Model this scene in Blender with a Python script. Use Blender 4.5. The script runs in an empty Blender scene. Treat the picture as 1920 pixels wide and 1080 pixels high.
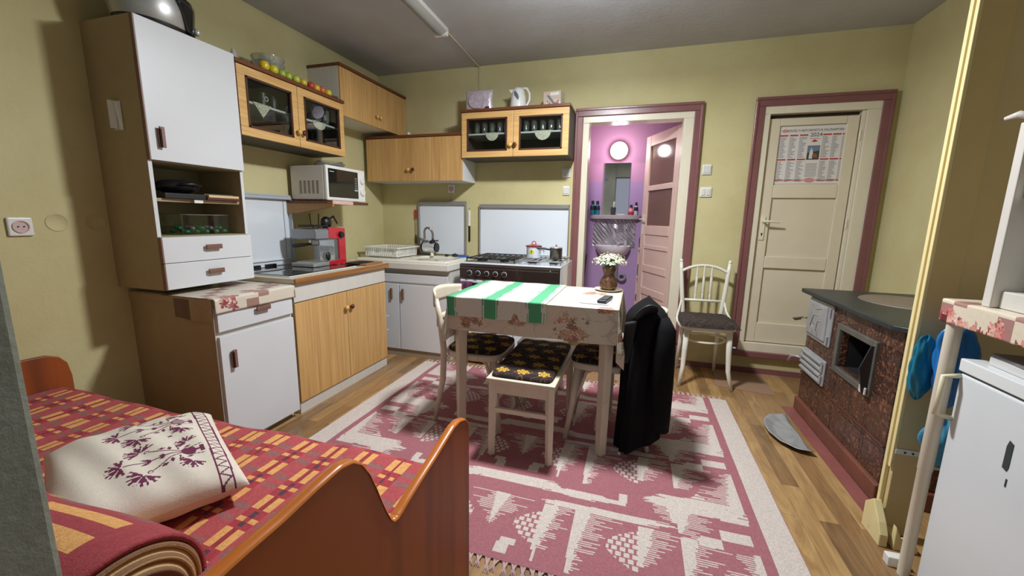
import bpy, bmesh, math, random
import numpy as np
from mathutils import Vector, Matrix
PI = math.pi
SC = bpy.context.scene
COL = SC.collection
RR = random.Random(7)

# ------------------------------------------------------------------ camera
def make_camera():
    y, p, r = math.radians(-16.94), math.radians(-9.756), math.radians(1.02)
    f = Vector((math.sin(y)*math.cos(p), math.cos(y)*math.cos(p), math.sin(p)))
    r0 = f.cross(Vector((0, 0, 1))).normalized(); u0 = r0.cross(f)
    R = r0*math.cos(r)+u0*math.sin(r); U = u0*math.cos(r)-r0*math.sin(r)
    cd = bpy.data.cameras.new('camera'); cam = bpy.data.objects.new('camera', cd)
    cd.sensor_width = 36; cd.lens = 36*757.8/1920; cd.clip_start = 0.01
    m = Matrix((R, U, -f)).transposed().to_4x4(); m.translation = (0, 0, 1.25)
    cam.matrix_world = m; COL.objects.link(cam); SC.camera = cam
make_camera()

# ------------------------------------------------------------------ world, exposure, lights
SC.view_settings.view_transform = 'Standard'
SC.view_settings.look = 'None'
SC.view_settings.gamma = 1.0
SC.view_settings.use_curve_mapping = False
SC.view_settings.exposure = -0.05
w = bpy.data.worlds.new('world'); SC.world = w; w.use_nodes = True
w.node_tree.nodes['Background'].inputs[0].default_value = (0.80, 0.86, 1.0, 1)
w.node_tree.nodes['Background'].inputs[1].default_value = 0.42

def point_light(name, loc, watts, radius, color=(1, 1, 1)):
    ld = bpy.data.lights.new(name, 'POINT'); ld.energy = watts; ld.shadow_soft_size = radius; ld.color = color
    o = bpy.data.objects.new(name, ld); o.location = loc; COL.objects.link(o); return o
def disc_light(name, loc, watts, size, color):
    ld = bpy.data.lights.new(name, 'AREA'); ld.shape = 'DISK'; ld.energy = watts; ld.size = size; ld.color = color
    o = bpy.data.objects.new(name, ld); o.location = loc; COL.objects.link(o); return o
disc_light('ceiling_bulb_light', (-0.35, 2.15, 2.42), 62, 0.22, (0.97, 0.99, 1.0))
point_light('ceiling_bulb_glow', (-0.35, 2.15, 2.47), 38, 0.09, (0.88, 0.94, 1.0))
point_light('bathroom_lamp_light', (-0.24, 4.42, 1.97), 6.2, 0.06, (1.0, 0.97, 0.98))

# ------------------------------------------------------------------ materials
def lin(c):
    return tuple(((v/255)/12.92 if v/255 <= 0.04045 else ((v/255+0.055)/1.055)**2.4) for v in c)

class NT:
    def __init__(s, name):
        m = bpy.data.materials.new(name); m.use_nodes = True; s.m = m
        s.t = m.node_tree; s.n = s.t.nodes; s.b = s.n['Principled BSDF']; s.out = s.n['Material Output']
    def node(s, typ, **kw):
        n = s.n.new(typ)
        for k, v in kw.items(): setattr(n, k, v)
        return n
    def link(s, a, b): s.t.links.new(a, b)
    def coord(s, scale=(1, 1, 1), kind='Object', loc=(0, 0, 0)):
        c = s.node('ShaderNodeTexCoord'); m = s.node('ShaderNodeMapping')
        m.inputs['Scale'].default_value = scale; m.inputs['Location'].default_value = loc
        s.link(c.outputs[kind], m.inputs[0]); return m.outputs[0]
    def noise(s, vec, scale, detail=4, rough=0.55, dist=0.0):
        n = s.node('ShaderNodeTexNoise'); n.inputs['Scale'].default_value = scale
        n.inputs['Detail'].default_value = detail; n.inputs['Roughness'].default_value = rough
        n.inputs['Distortion'].default_value = dist; s.link(vec, n.inputs['Vector']); return n.outputs[0]
    def ramp(s, fac, stops):
        r = s.node('ShaderNodeValToRGB'); el = r.color_ramp.elements
        while len(el) < len(stops): el.new(0.5)
        for e, (p, c) in zip(el, stops): e.position = p; e.color = (*c, 1)
        s.link(fac, r.inputs[0]); return r.outputs[0]
    def bump(s, fac, strength, dist=0.005):
        b = s.node('ShaderNodeBump'); b.inputs['Strength'].default_value = strength; b.inputs['Distance'].default_value = dist
        s.link(fac, b.inputs['Height']); s.link(b.outputs[0], s.b.inputs['Normal'])
    def set(s, rough=0.5, metal=0, coat=0, spec=None):
        s.b.inputs['Roughness'].default_value = rough; s.b.inputs['Metallic'].default_value = metal
        s.b.inputs['Coat Weight'].default_value = coat
        if spec is not None: s.b.inputs['Specular IOR Level'].default_value = spec

def mul(c, k): return tuple(min(1, v*k) for v in c)

def mat(name, rgb, rough=0.5, metal=0.0, var=0.0, vs=6.0, bump=0.0, bs=60.0, coat=0.0, kind='Object', spec=None, bd=0.004):
    t = NT(name); c = lin(rgb); t.set(rough, metal, coat, spec)
    v = t.coord(kind=kind)
    if var > 0:
        t.link(t.ramp(t.noise(v, vs, 5), [(0.3, mul(c, 1-var)), (0.7, mul(c, 1+var*0.6))]), t.b.inputs['Base Color'])
    else: t.b.inputs['Base Color'].default_value = (*c, 1)
    if bump > 0: t.bump(t.noise(v, bs, 3), bump, bd)
    return t.m

def wood(name, a, b, axis=2, scale=28, rough=0.4, coat=0.0, stretch=0.04, mid=None):
    t = NT(name); t.set(rough, 0, coat)
    s = [1, 1, 1]; s[axis] = stretch
    v = t.coord(tuple(s)); n = t.noise(v, scale, 6, 0.6, 0.4)
    A, B = lin(a), lin(b)
    st = [(0.3, A), (0.5, lin(mid) if mid else tuple((x+y)/2 for x, y in zip(A, B))), (0.7, B)]
    t.link(t.ramp(n, st), t.b.inputs['Base Color']); t.bump(n, 0.08, 0.002)
    return t.m

def attr_mat(name, rough=0.85, bump=0.0, bs=300, coat=0.0, sheen=0.0, bd=0.003):
    t = NT(name); t.set(rough, 0, coat)
    a = t.node('ShaderNodeAttribute'); a.attribute_name = 'pattern'
    v = t.coord(); n = t.noise(v, 90, 3)
    mx = t.node('ShaderNodeMix', data_type='RGBA', blend_type='MULTIPLY'); mx.inputs[0].default_value = 0.35
    t.link(a.outputs['Color'], mx.inputs[6])
    t.link(t.ramp(n, [(0.25, (0.78, 0.78, 0.78)), (0.75, (1, 1, 1))]), mx.inputs[7])
    t.link(mx.outputs[2], t.b.inputs['Base Color'])
    if bump: t.bump(t.noise(v, bs, 2), bump, bd)
    t.b.inputs['Sheen Weight'].default_value = sheen
    return t.m

def glass_mat(name, tint=(0.9, 0.95, 0.93), refl=0.10, rough=0.02, solid=0.0, col=(200, 210, 205)):
    t = NT(name)
    tr = t.node('ShaderNodeBsdfTransparent'); tr.inputs[0].default_value = (*tint, 1)
    gl = t.node('ShaderNodeBsdfGlossy'); gl.inputs['Roughness'].default_value = rough
    gl.inputs[0].default_value = (1, 1, 1, 1)
    lw = t.node('ShaderNodeLayerWeight'); lw.inputs[0].default_value = 0.14
    mr = t.node('ShaderNodeMapRange'); mr.inputs[3].default_value = refl; mr.inputs[4].default_value = 0.9
    t.link(lw.outputs[0], mr.inputs[0])
    mx = t.node('ShaderNodeMixShader'); t.link(mr.outputs[0], mx.inputs[0]); t.link(tr.outputs[0], mx.inputs[1]); t.link(gl.outputs[0], mx.inputs[2])
    last = mx.outputs[0]
    if solid:
        df = t.node('ShaderNodeBsdfDiffuse'); df.inputs[0].default_value = (*lin(col), 1)
        m2 = t.node('ShaderNodeMixShader'); m2.inputs[0].default_value = solid
        t.link(last, m2.inputs[1]); t.link(df.outputs[0], m2.inputs[2]); last = m2.outputs[0]
    t.link(last, t.out.inputs['Surface']); return t.m

def emit(name, rgb, k):
    t = NT(name); t.b.inputs['Base Color'].default_value = (*lin(rgb), 1)
    n = t.noise(t.coord(), 14, 4); r = t.ramp(n, [(0.3, mul(lin(rgb), 0.55)), (0.7, lin(rgb))])
    t.link(r, t.b.inputs['Emission Color']); t.b.inputs['Emission Strength'].default_value = k; return t.m

def wall_mat(name, rgb, rough=0.85, rgb2=None):
    t = NT(name); t.set(rough); v = t.coord(); c = lin(rgb)
    n = t.noise(v, 1.6, 6, 0.6)
    c2 = lin(rgb2) if rgb2 else mul(c, 0.88)
    t.link(t.ramp(n, [(0.35, c2), (0.65, c)]), t.b.inputs['Base Color'])
    n2 = t.noise(v, 38, 5, 0.65); n3 = t.noise(v, 5, 4)
    ad = t.node('ShaderNodeMath', operation='ADD'); t.link(n2, ad.inputs[0]); t.link(n3, ad.inputs[1])
    t.bump(ad.outputs[0], 0.35, 0.006); return t.m

def worn(name, rgb, chip, rough=0.45, amt=0.36, vs=9, stretch=(1, 1, 0.25)):
    t = NT(name); t.set(rough); v = t.coord(stretch); n = t.noise(v, vs, 8, 0.75)
    t.link(t.ramp(n, [(0.0, lin(chip)), (amt, lin(chip)), (amt+0.04, mul(lin(rgb), 0.92)), (0.65, lin(rgb))]), t.b.inputs['Base Color'])
    t.bump(t.noise(t.coord(), 25, 3), 0.15, 0.002); return t.m

def floor_mat():
    t = NT('laminate_floor'); t.set(0.33, 0, 0.25)
    v = t.coord((1, 1, 1))
    sp = t.node('ShaderNodeMapping'); sp.inputs['Rotation'].default_value = (0, 0, PI/2); t.link(v, sp.inputs[0])
    br = t.node('ShaderNodeTexBrick'); br.inputs['Scale'].default_value = 1.0
    br.inputs['Brick Width'].default_value = 0.62; br.inputs['Row Height'].default_value = 0.075
    br.inputs['Mortar Size'].default_value = 0.0012; br.inputs['Mortar Smooth'].default_value = 0.3
    br.inputs['Color1'].default_value = (0, 0, 0, 1); br.inputs['Color2'].default_value = (1, 1, 1, 1); br.inputs['Mortar'].default_value = (0.1, 0.1, 0.1, 1)
    br.offset = 0.37; t.link(sp.outputs[0], br.inputs['Vector'])
    v2 = t.coord((1, 0.14, 1)); n = t.noise(v2, 15, 7, 0.6, 2.6)
    mx = t.node('ShaderNodeMix', data_type='RGBA'); mx.inputs[0].default_value = 0.62
    t.link(br.outputs[0], mx.inputs[6]); t.link(n, mx.inputs[7])
    r = t.ramp(mx.outputs[2], [(0.18, lin((88, 66, 46))), (0.36, lin((128, 98, 66))), (0.56, lin((158, 122, 80))), (0.78, lin((190, 156, 104)))])
    t.link(r, t.b.inputs['Base Color']); t.bump(br.outputs[1], -0.3, 0.002); return t.m

def tile_mat():
    t = NT('glazed_brown_stove_tile'); t.set(0.28, 0, 0.25)
    v = t.coord(); c = t.node('ShaderNodeSeparateXYZ'); t.link(v, c.inputs[0])
    cb = t.node('ShaderNodeCombineXYZ')
    ad = t.node('ShaderNodeMath', operation='ADD'); t.link(c.outputs[0], ad.inputs[0]); t.link(c.outputs[1], ad.inputs[1])
    t.link(ad.outputs[0], cb.inputs[0]); t.link(c.outputs[2], cb.inputs[1])
    br = t.node('ShaderNodeTexBrick'); br.inputs['Scale'].default_value = 1.0
    br.inputs['Brick Width'].default_value = 0.17; br.inputs['Row Height'].default_value = 0.235
    br.inputs['Mortar Size'].default_value = 0.004; br.inputs['Mortar Smooth'].default_value = 0.4; br.offset = 0.0
    br.inputs['Color1'].default_value = (*lin((80, 52, 42)), 1); br.inputs['Color2'].default_value = (*lin((56, 36, 31)), 1); br.inputs['Mortar'].default_value = (*lin((40, 24, 20)), 1)
    t.link(cb.outputs[0], br.inputs['Vector'])
    n = t.noise(v, 26, 3, 0.5, 2.5)
    mx = t.node('ShaderNodeMix', data_type='RGBA'); t.link(t.ramp(n, [(0.53, (0, 0, 0)), (0.66, (0.8, 0.8, 0.8))]), mx.inputs[0])
    t.link(br.outputs[0], mx.inputs[6]); mx.inputs[7].default_value = (*lin((146, 98, 74)), 1)
    t.link(mx.outputs[2], t.b.inputs['Base Color'])
    s = t.node('ShaderNodeMath', operation='SUBTRACT'); t.link(n, s.inputs[0]); t.link(br.outputs[1], s.inputs[1])
    t.bump(s.outputs[0], 0.7, 0.012); return t.m

def wave_metal():
    t = NT('wavy_silver_panel'); t.set(0.28, 0.85)
    t.b.inputs['Base Color'].default_value = (*lin((205, 205, 210)), 1)
    wv = t.node('ShaderNodeTexWave'); wv.inputs['Scale'].default_value = 12; wv.bands_direction = 'DIAGONAL'; wv.inputs['Distortion'].default_value = 14; wv.inputs['Detail'].default_value = 2
    wv.inputs['Detail Scale'].default_value = 0.35
    t.link(t.coord(), wv.inputs[0]); t.bump(wv.outputs[1], 0.9, 0.01); return t.m

WALL = wall_mat('yellow_plaster', (205, 196, 150), rgb2=(193, 182, 133))
CEIL = wall_mat('ceiling_plaster', (188, 190, 196), rgb2=(178, 178, 180))
def two_tone(name, up, low, zsplit):
    t = NT(name); t.set(0.8); v = t.coord(); sp = t.node('ShaderNodeSeparateXYZ'); t.link(v, sp.inputs[0])
    gt = t.node('ShaderNodeMath', operation='GREATER_THAN'); gt.inputs[1].default_value = zsplit; t.link(sp.outputs[2], gt.inputs[0])
    mx = t.node('ShaderNodeMix', data_type='RGBA'); t.link(gt.outputs[0], mx.inputs[0]); mx.inputs[6].default_value = (*lin(low), 1); mx.inputs[7].default_value = (*lin(up), 1)
    t.link(mx.outputs[2], t.b.inputs['Base Color']); t.bump(t.noise(v, 38, 4, 0.6), 0.3, 0.005); return t.m
PURP = two_tone('two_tone_purple_paint', (194, 142, 176), (176, 144, 188), 1.665)
JAMB = wall_mat('grey_plaster', (150, 152, 140), rgb2=(118, 122, 108))
MAUVE = mat('mauve_gloss_paint', (128, 84, 84), 0.3, var=0.10, bump=0.1)
CREAMP = worn('cream_gloss_paint', (226, 218, 196), (176, 158, 128), 0.3, 0.30, 14)
DOORP = mat('cream_door_paint', (218, 208, 184), 0.35, var=0.05, vs=4, bump=0.12, bs=18)
PINKP = mat('pinkish_door_paint', (222, 192, 178), 0.35, var=0.05, vs=5, bump=0.1)
FLOOR = floor_mat()
WHITE = mat('white_melamine', (214, 216, 220), 0.38, var=0.03, vs=3)
WHITE2 = worn('worn_white_paint', (212, 208, 200), (150, 132, 110), 0.45, 0.30, 12)
WHITEP = mat('white_plastic', (228, 228, 224), 0.35)
WHITEE = mat('white_enamel', (222, 228, 236), 0.14, coat=0.4)
GREYE = mat('grey_enamel_rim', (150, 148, 146), 0.3, metal=0.3)
SIDE = mat('brown_side_board', (170, 150, 116), 0.6, var=0.06, vs=10, bump=0.1)
MAUVEW = mat('mauve_brown_edge', (128, 92, 80), 0.45, var=0.1)
OAK = wood('light_oak_laminate', (184, 138, 82), (214, 174, 114), 2, 60, 0.38, 0.1, 0.03)
OAKH = wood('light_oak_frame', (198, 152, 92), (222, 182, 120), 0, 60, 0.38, 0.1, 0.05)
BROWN = wood('brown_cornice', (84, 44, 24), (120, 68, 40), 0, 30, 0.4, 0.1, 0.05)
BEAD = mat('brown_bead', (78, 46, 30), 0.4)
CHERRY = wood('cherry_laminate', (120, 58, 24), (150, 80, 36), 2, 8, 0.5, 0.0, 0.06, mid=(156, 76, 24))
CHERRYL = wood('orange_cherry_lip', (182, 98, 30), (205, 118, 44), 1, 10, 0.3, 0.3, 0.1)
KNOBL = mat('pale_wood_knob', (214, 170, 92), 0.3, coat=0.4)
KNOBD = mat('dark_red_knob', (84, 30, 22), 0.2, coat=0.6)
BLACK = mat('black_plastic', (26, 25, 27), 0.4)
BLACKG = mat('black_glass', (18, 20, 24), 0.06, coat=0.6)
CHROME = mat('chrome', (222, 222, 225), 0.16, metal=0.5)
STEEL = mat('brushed_steel', (184, 184, 182), 0.34, metal=0.55, var=0.08, vs=20)
ALU = mat('hammered_aluminium', (176, 178, 180), 0.42, metal=0.35, var=0.12, vs=12, bump=0.3, bs=30)
IRON = mat('dark_cast_iron', (56, 62, 62), 0.42, metal=0.3, var=0.18, vs=6, bump=0.2, bs=40)
RUST = mat('grey_hotplate', (142, 130, 116), 0.6, metal=0.3, var=0.15, vs=9)
GLASS = glass_mat('clear_pane', (0.86, 0.89, 0.87), 0.03)
GLASSW = glass_mat('clear_glassware', (0.94, 0.96, 0.96), 0.20, 0.05, 0.04, (225, 230, 228))
FROST = glass_mat('dusty_pane', (0.62, 0.55, 0.52), 0.07, 0.12, 0.55, (150, 118, 108))
TUBE = mat('grey_diffuser', (176, 176, 172), 0.35)
TILE = tile_mat()
CREAMF = worn('cream_frame_paint', (232, 216, 160), (196, 168, 104), 0.5, 0.33, 16)
PANEL = mat('tan_panel_paint', (208, 190, 146), 0.6, var=0.06, vs=3)
LINO = mat('tan_linoleum', (152, 122, 100), 0.6, var=0.12, vs=60)
SEATW = worn('cream_chair_paint', (214, 203, 184), (170, 150, 124), 0.35, 0.32, 22)
CHW = mat('white_gloss_chair_paint', (228, 226, 212), 0.25, var=0.05, vs=8, coat=0.2)
BLUEP = mat('blue_plastic', (36, 120, 196), 0.25, var=0.15, vs=12, coat=0.3)
TEALP = mat('teal_plastic', (24, 120, 150), 0.3, var=0.1)
RED = mat('red_enamel', (188, 28, 42), 0.25, coat=0.4)
TERRA = mat('red_brown_plinth', (120, 72, 56), 0.6, var=0.2, vs=7, bump=0.3)
REDP = mat('dull_red_floor_paint', (142, 84, 80), 0.5, var=0.15, vs=10)
FOIL = mat('coffee_foil', (216, 204, 214), 0.25, metal=0.35, var=0.25, vs=16, bump=0.9, bs=18, bd=0.01)
FABRIC = attr_mat('patterned_cloth', 0.9, 0.25, 400)
WOOL = attr_mat('woven_wool', 0.95, 0.5, 260, sheen=0.0)
COTTON = attr_mat('embroidered_cotton', 0.85, 0.25, 350)
OIL = attr_mat('printed_oilcloth', 0.35, 0.1, 60)
PAPER = attr_mat('printed_paper', 0.6)
COATM = mat('black_wool_coat', (17, 17, 20), 0.9, var=0.2, vs=20, bump=0.25, bs=200, spec=0.15)

# ------------------------------------------------------------------ mesh builder
class MB:
    def __init__(s): s.v = []; s.f = []; s.mi = []; s.M = Matrix()
    def add(s, vs, fs, mi=0):
        b = len(s.v); s.v += [tuple(s.M @ Vector(p)) for p in vs]
        s.f += [tuple(b+i for i in f) for f in fs]; s.mi += [mi]*len(fs); return s
    def box(s, x0, x1, y0, y1, z0, z1, mi=0):
        v = [(x, y, z) for z in (z0, z1) for y in (y0, y1) for x in (x0, x1)]
        return s.add(v, [(0, 2, 3, 1), (4, 5, 7, 6), (0, 1, 5, 4), (2, 6, 7, 3), (0, 4, 6, 2), (1, 3, 7, 5)], mi)
    def tube(s, pts, r, n=10, mi=0, closed=False):
        pts = [Vector(p) for p in pts]; N = len(pts); rs = r if isinstance(r, (list, tuple)) else [r]*N
        vs = []; up = None
        for i, p in enumerate(pts):
            a = pts[(i-1) % N] if (i > 0 or closed) else p; c = pts[(i+1) % N] if (i < N-1 or closed) else p
            d = (c-a).normalized()
            if up is None: up = Vector((0, 0, 1)) if abs(d.z) < 0.9 else Vector((1, 0, 0))
            x = d.cross(up)
            if x.length < 1e-5: x = d.cross(Vector((0.3, 1, 0.2)))
            x.normalize(); y = d.cross(x); up = -y if False else x.cross(d)
            for k in range(n):
                t = 2*PI*k/n; vs.append(p+(x*math.cos(t)+y*math.sin(t))*rs[i])
        fs = []
        for i in range(N if closed else N-1):
            j = (i+1) % N
            for k in range(n):
                l = (k+1) % n; fs.append((i*n+k, i*n+l, j*n+l, j*n+k))
        if not closed: fs += [tuple(range(n))[::-1], tuple((N-1)*n+k for k in range(n))]
        return s.add(vs, fs, mi)
    def cyl(s, a, b, r, r2=None, n=20, mi=0): return s.tube([a, b], [r, r if r2 is None else r2], n, mi)
    def lathe(s, c, prof, n=28, mi=0, sx=1, sy=1, axis='z'):
        vs = []; fs = []
        for (r, z) in prof:
            for k in range(n):
                t = 2*PI*k/n; x, y = r*math.cos(t)*sx, r*math.sin(t)*sy
                q = (x, y, z) if axis == 'z' else ((z, x, y) if axis == 'x' else (x, z, y))
                vs.append((c[0]+q[0], c[1]+q[1], c[2]+q[2]))
        for i in range(len(prof)-1):
            for k in range(n):
                l = (k+1) % n; fs.append((i*n+k, i*n+l, (i+1)*n+l, (i+1)*n+k))
        if prof[0][0] > 1e-6: fs.append(tuple(range(n))[::-1])
        if prof[-1][0] > 1e-6: fs.append(tuple((len(prof)-1)*n+k for k in range(n)))
        return s.add(vs, fs, mi)
    def ell(s, c, r, n=16, mi=0):
        if not isinstance(r, (tuple, list)): r = (r, r, r)
        m = n//2; pr = [(max(1e-7, math.sin(PI*i/m)), -math.cos(PI*i/m)) for i in range(m+1)]
        vs = []; fs = []
        for (q, z) in pr:
            for k in range(n):
                t = 2*PI*k/n; vs.append((c[0]+r[0]*q*math.cos(t), c[1]+r[1]*q*math.sin(t), c[2]+r[2]*z))
        for i in range(m):
            for k in range(n):
                l = (k+1) % n; fs.append((i*n+k, i*n+l, (i+1)*n+l, (i+1)*n+k))
        return s.add(vs, fs, mi)
    def prism(s, poly, a, b, axis='z', mi=0):
        def q(p, h): return (p[0], p[1], h) if axis == 'z' else ((h, p[0], p[1]) if axis == 'x' else (p[0], h, p[1]))
        n = len(poly); vs = [q(p, a) for p in poly]+[q(p, b) for p in poly]
        fs = [tuple(range(n))[::-1], tuple(range(n, 2*n))]+[(i, (i+1) % n, n+(i+1) % n, n+i) for i in range(n)]
        return s.add(vs, fs, mi)
    def grid(s, fn, nu, nv, mi=0, wrap=False):
        vs = [fn(i/nu, j/nv) for j in range(nv+1) for i in range(nu if wrap else nu+1)]
        W = nu if wrap else nu+1; fs = []
        for j in range(nv):
            for i in range(nu): k = (i+1) % W if wrap else i+1; fs.append((j*W+i, j*W+k, (j+1)*W+k, (j+1)*W+i))
        return s.add(vs, fs, mi)

def obj(name, mb, m, parent=None, smooth=False, bevel=0, seg=2, solid=0, sub=0, pattern=None):
    me = bpy.data.meshes.new(name); me.from_pydata(mb.v, [], mb.f)
    for mm in (m if isinstance(m, (list, tuple)) else [m]): me.materials.append(mm)
    me.polygons.foreach_set('material_index', mb.mi)
    bm = bmesh.new(); bm.from_mesh(me)
    if pattern is None: bmesh.ops.recalc_face_normals(bm, faces=bm.faces)
    bm.to_mesh(me); bm.free()
    if smooth:
        me.polygons.foreach_set('use_smooth', [True]*len(me.polygons))
        if smooth != 'all':
            try: me.set_sharp_from_angle(angle=math.radians(42))
            except Exception: pass
    if pattern is not None:
        a = me.attributes.new('pattern', 'FLOAT_COLOR', 'FACE')
        arr = np.ones((len(me.polygons), 4), dtype=np.float32); arr[:, :3] = pattern; a.data.foreach_set('color', arr.ravel())
    me.update()
    o = bpy.data.objects.new(name, me); COL.objects.link(o)
    if parent: o.parent = parent
    if solid: k = o.modifiers.new('thick', 'SOLIDIFY'); k.thickness = solid; k.offset = 1 if solid > 0 else 0
    if bevel: k = o.modifiers.new('bevel', 'BEVEL'); k.width = bevel; k.segments = seg; k.limit_method = 'ANGLE'; k.angle_limit = math.radians(35)
    if sub: k = o.modifiers.new('sub', 'SUBSURF'); k.levels = sub; k.render_levels = sub
    return o

def tag(o, label, cat, group=None):
    o['label'] = label; o['category'] = cat
    if group: o['group'] = group
    return o
def thing(name, label, cat, loc=(0, 0, 0), rz=0.0, group=None):
    o = bpy.data.objects.new(name, None); o.empty_display_size = 0.05; COL.objects.link(o)
    o.location = loc; o.rotation_euler = (0, 0, math.radians(rz)); return tag(o, label, cat, group)
def single(name, mb, m, label, cat, loc=(0, 0, 0), rz=0, group=None, **k):
    o = obj(name, mb, m, None, **k); o.location = loc; o.rotation_euler = (0, 0, math.radians(rz)); return tag(o, label, cat, group)
def struct(name, mb, m, **k):
    o = obj(name, mb, m, None, **k); o['kind'] = 'structure'; return o
def part_label(o, l): o['label'] = l; return o
def dup(root, loc, rz=None, label=None, scale=None):
    r = root.copy(); COL.objects.link(r); r.location = loc
    if rz is not None: r.rotation_euler = (0, 0, math.radians(rz))
    if label: r['label'] = label
    if scale: r.scale = scale
    for ch in list(root.children):
        c = ch.copy(); COL.objects.link(c); c.parent = r
        for g in ch.children:
            d = g.copy(); COL.objects.link(d); d.parent = c
    return r
def bx(*a): return MB().box(*a)

# ------------------------------------------------------------------ room shell
XL, XR, YB, ZC = -2.555, 1.72, 3.71, 2.615
struct('floor', bx(-2.7, 1.9, -0.9, 3.72, -0.05, 0), FLOOR)
struct('ceiling', bx(-2.7, 1.9, -0.10, 3.85, ZC, ZC+0.08), CEIL)
struct('wall_left', bx(XL-0.1, XL, 0.1, 3.85, -0.05, ZC), WALL)
struct('wall_right', bx(XR, XR+0.1, -0.1, 3.71, -0.05, ZC), WALL)
m = MB()
m.box(XL, -0.50, YB, YB+0.12, -0.05, ZC); m.box(0.355, 0.84, YB, YB+0.12, -0.05, ZC); m.box(1.62, XR+0.1, YB, YB+0.12, -0.05, ZC)
m.box(-0.50, 0.355, YB, YB+0.12, 2.12, ZC); m.box(-0.50, 0.355, YB, YB+0.12, -0.05, 0.14)
m.box(0.84, 1.62, YB, YB+0.12, 2.12, ZC); m.box(0.84, 1.62, YB, YB+0.12, -0.05, 0.16)
struct('wall_back', m, WALL)
m = MB(); m.box(XL-0.1, -0.511, -0.10, 0.200, -0.05, ZC); m.box(0.62, XR+0.1, -0.10, 0.19, -0.05, ZC); m.box(-0.511, 0.62, -0.10, 0.19, 2.15, ZC)
struct('wall_near', m, JAMB, bevel=0.006)
struct('baseboard_back', MB().box(XL, -1.5, YB-0.008, YB, 0, 0.045).box(-0.55, XR, YB-0.008, YB, 0, 0.045), MAUVE)
struct('baseboard_left', bx(XL, XL+0.006, 0.2, 1.36, 0, 0.05), MAUVE)
# mauve architraves round the two doors
def architrave(n, x0, x1, z0, z1, w=0.062):
    m = MB()
    m.box(x0, x0+w, YB-0.028, YB+0.01, z0, z1-w); m.box(x1-w, x1, YB-0.028, YB+0.01, z0, z1-w); m.box(x0, x1, YB-0.028, YB+0.01, z1-w, z1)
    m.box(x0-0.004, x0+0.018, YB-0.036, YB-0.02, z0, z1-0.018); m.box(x1-0.018, x1+0.004, YB-0.036, YB-0.02, z0, z1-0.018); m.box(x0-0.004, x1+0.004, YB-0.036, YB-0.02, z1-0.018, z1+0.004)
    m.box(x0-0.01, x1+0.01, YB-0.05, YB+0.01, z0-0.065, z0-0.02)
    return struct('trim_%d' % n, m, MAUVE, bevel=0.005)
architrave(1, -0.570, 0.438, 0.20, 2.185)
architrave(2, 0.808, 1.674, 0.215, 2.187)

# door 2 (closed, calendar) : frame and leaf
d2 = bpy.data.objects.new('door_2', None); COL.objects.link(d2); d2.location = (0.87, YB, 0.2); d2['kind'] = 'structure'
m = MB()   # frame, local x 0..0.75
m.box(0.0, 0.045, -0.014, 0.10, 0.065, 1.87); m.box(0.66, 0.755, -0.014, 0.10, 0.065, 1.87); m.box(-0.03, 0.755, -0.014, 0.10, 1.87, 1.96); m.box(0, 0.755, -0.02, 0.10, -0.01, 0.065)
m.box(0.636, 0.66, 0.002, 0.09, 0.065, 1.87)
obj('door_frame', m, CREAMP, d2, bevel=0.004)
obj('shadow_sheet', bx(0.045, 0.636, 0.052, 0.060, 0.065, 1.87), mat('painted_gap_shadow', (70, 58, 52), 0.8), d2)  # dark sheet behind the leaf, colours in the shadow line below the lintel
m = MB(); X0, X1, Z0, Z1 = 0.052, 0.630, 0.070, 1.840
m.box(X0, X1, 0.030, 0.050, Z0, Z1)
for a, b in ((X0, X0+0.075), (X1-0.075, X1)): m.box(a, b, 0.012, 0.03, Z0, Z1)
for a, b in ((Z0, 0.235), (0.690, 0.785), (1.245, 1.345), (1.785, Z1)): m.box(X0+0.075, X1-0.075, 0.012, 0.03, a, b)
lf = obj('door_leaf', m, DOORP, d2, bevel=0.005)
m = MB(); m.box(0.066, 0.100, 0.004, 0.014, 0.915, 1.10); m.cyl((0.083, 0.005, 1.062), (0.083, -0.04, 1.062), 0.009)
m.tube([(0.083, -0.036, 1.062), (0.12, -0.040, 1.062), (0.19, -0.036, 1.056)], [0.010, 0.009, 0.007], 10)
obj('door_handle', m, CREAMP, lf, smooth=True, bevel=0.002)
obj('keyhole', MB().cyl((0.083, 0.002, 0.965), (0.083, 0.006, 0.965), 0.006).box(0.080, 0.086, 0.002, 0.006, 0.948, 0.965), BLACK, lf)
m = MB()
for z in (0.32, 1.02, 1.66): m.cyl((0.640, 0.004, z), (0.640, 0.004, z+0.07), 0.008, n=10)
obj('hinge', m, CREAMP, lf, smooth=True)

# door 1 : bathroom doorway lining + open leaf
m = MB()
m.box(-0.51, -0.455, YB-0.012, YB+0.13, 0.205, 2.072); m.box(0.300, 0.38, YB-0.012, YB+0.13, 0.205, 2.072)
m.box(-0.51, 0.38, YB-0.012, YB+0.13, 2.072, 2.13); m.box(-0.51, 0.38, YB-0.018, YB+0.13, 0.145, 0.205)
struct('trim_3', m, CREAMP, bevel=0.004)
d1 = bpy.data.objects.new('door_1', None); COL.objects.link(d1); d1['kind'] = 'structure'
d1.location = (0.325, 3.845, 0.215); d1.rotation_euler = (0, 0, math.radians(116))
LW, LH = 0.63, 1.85
m = MB(); m.box(0.09, LW-0.09, -0.010, 0.010, 0.0, 0.93)
for a, b in ((0, 0.09), (LW-0.09, LW)): m.box(a, b, -0.02, 0.02, 0, LH)
for a, b in ((0, 0.13), (0.30, 0.37), (0.53, 0.60), (0.76, 0.80), (0.90, 0.99), (1.325, 1.375), (LH-0.10, LH)): m.box(0.09, LW-0.09, -0.02, 0.02, a, b)
lf1 = obj('door_leaf', m, PINKP, d1, bevel=0.005)
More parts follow.
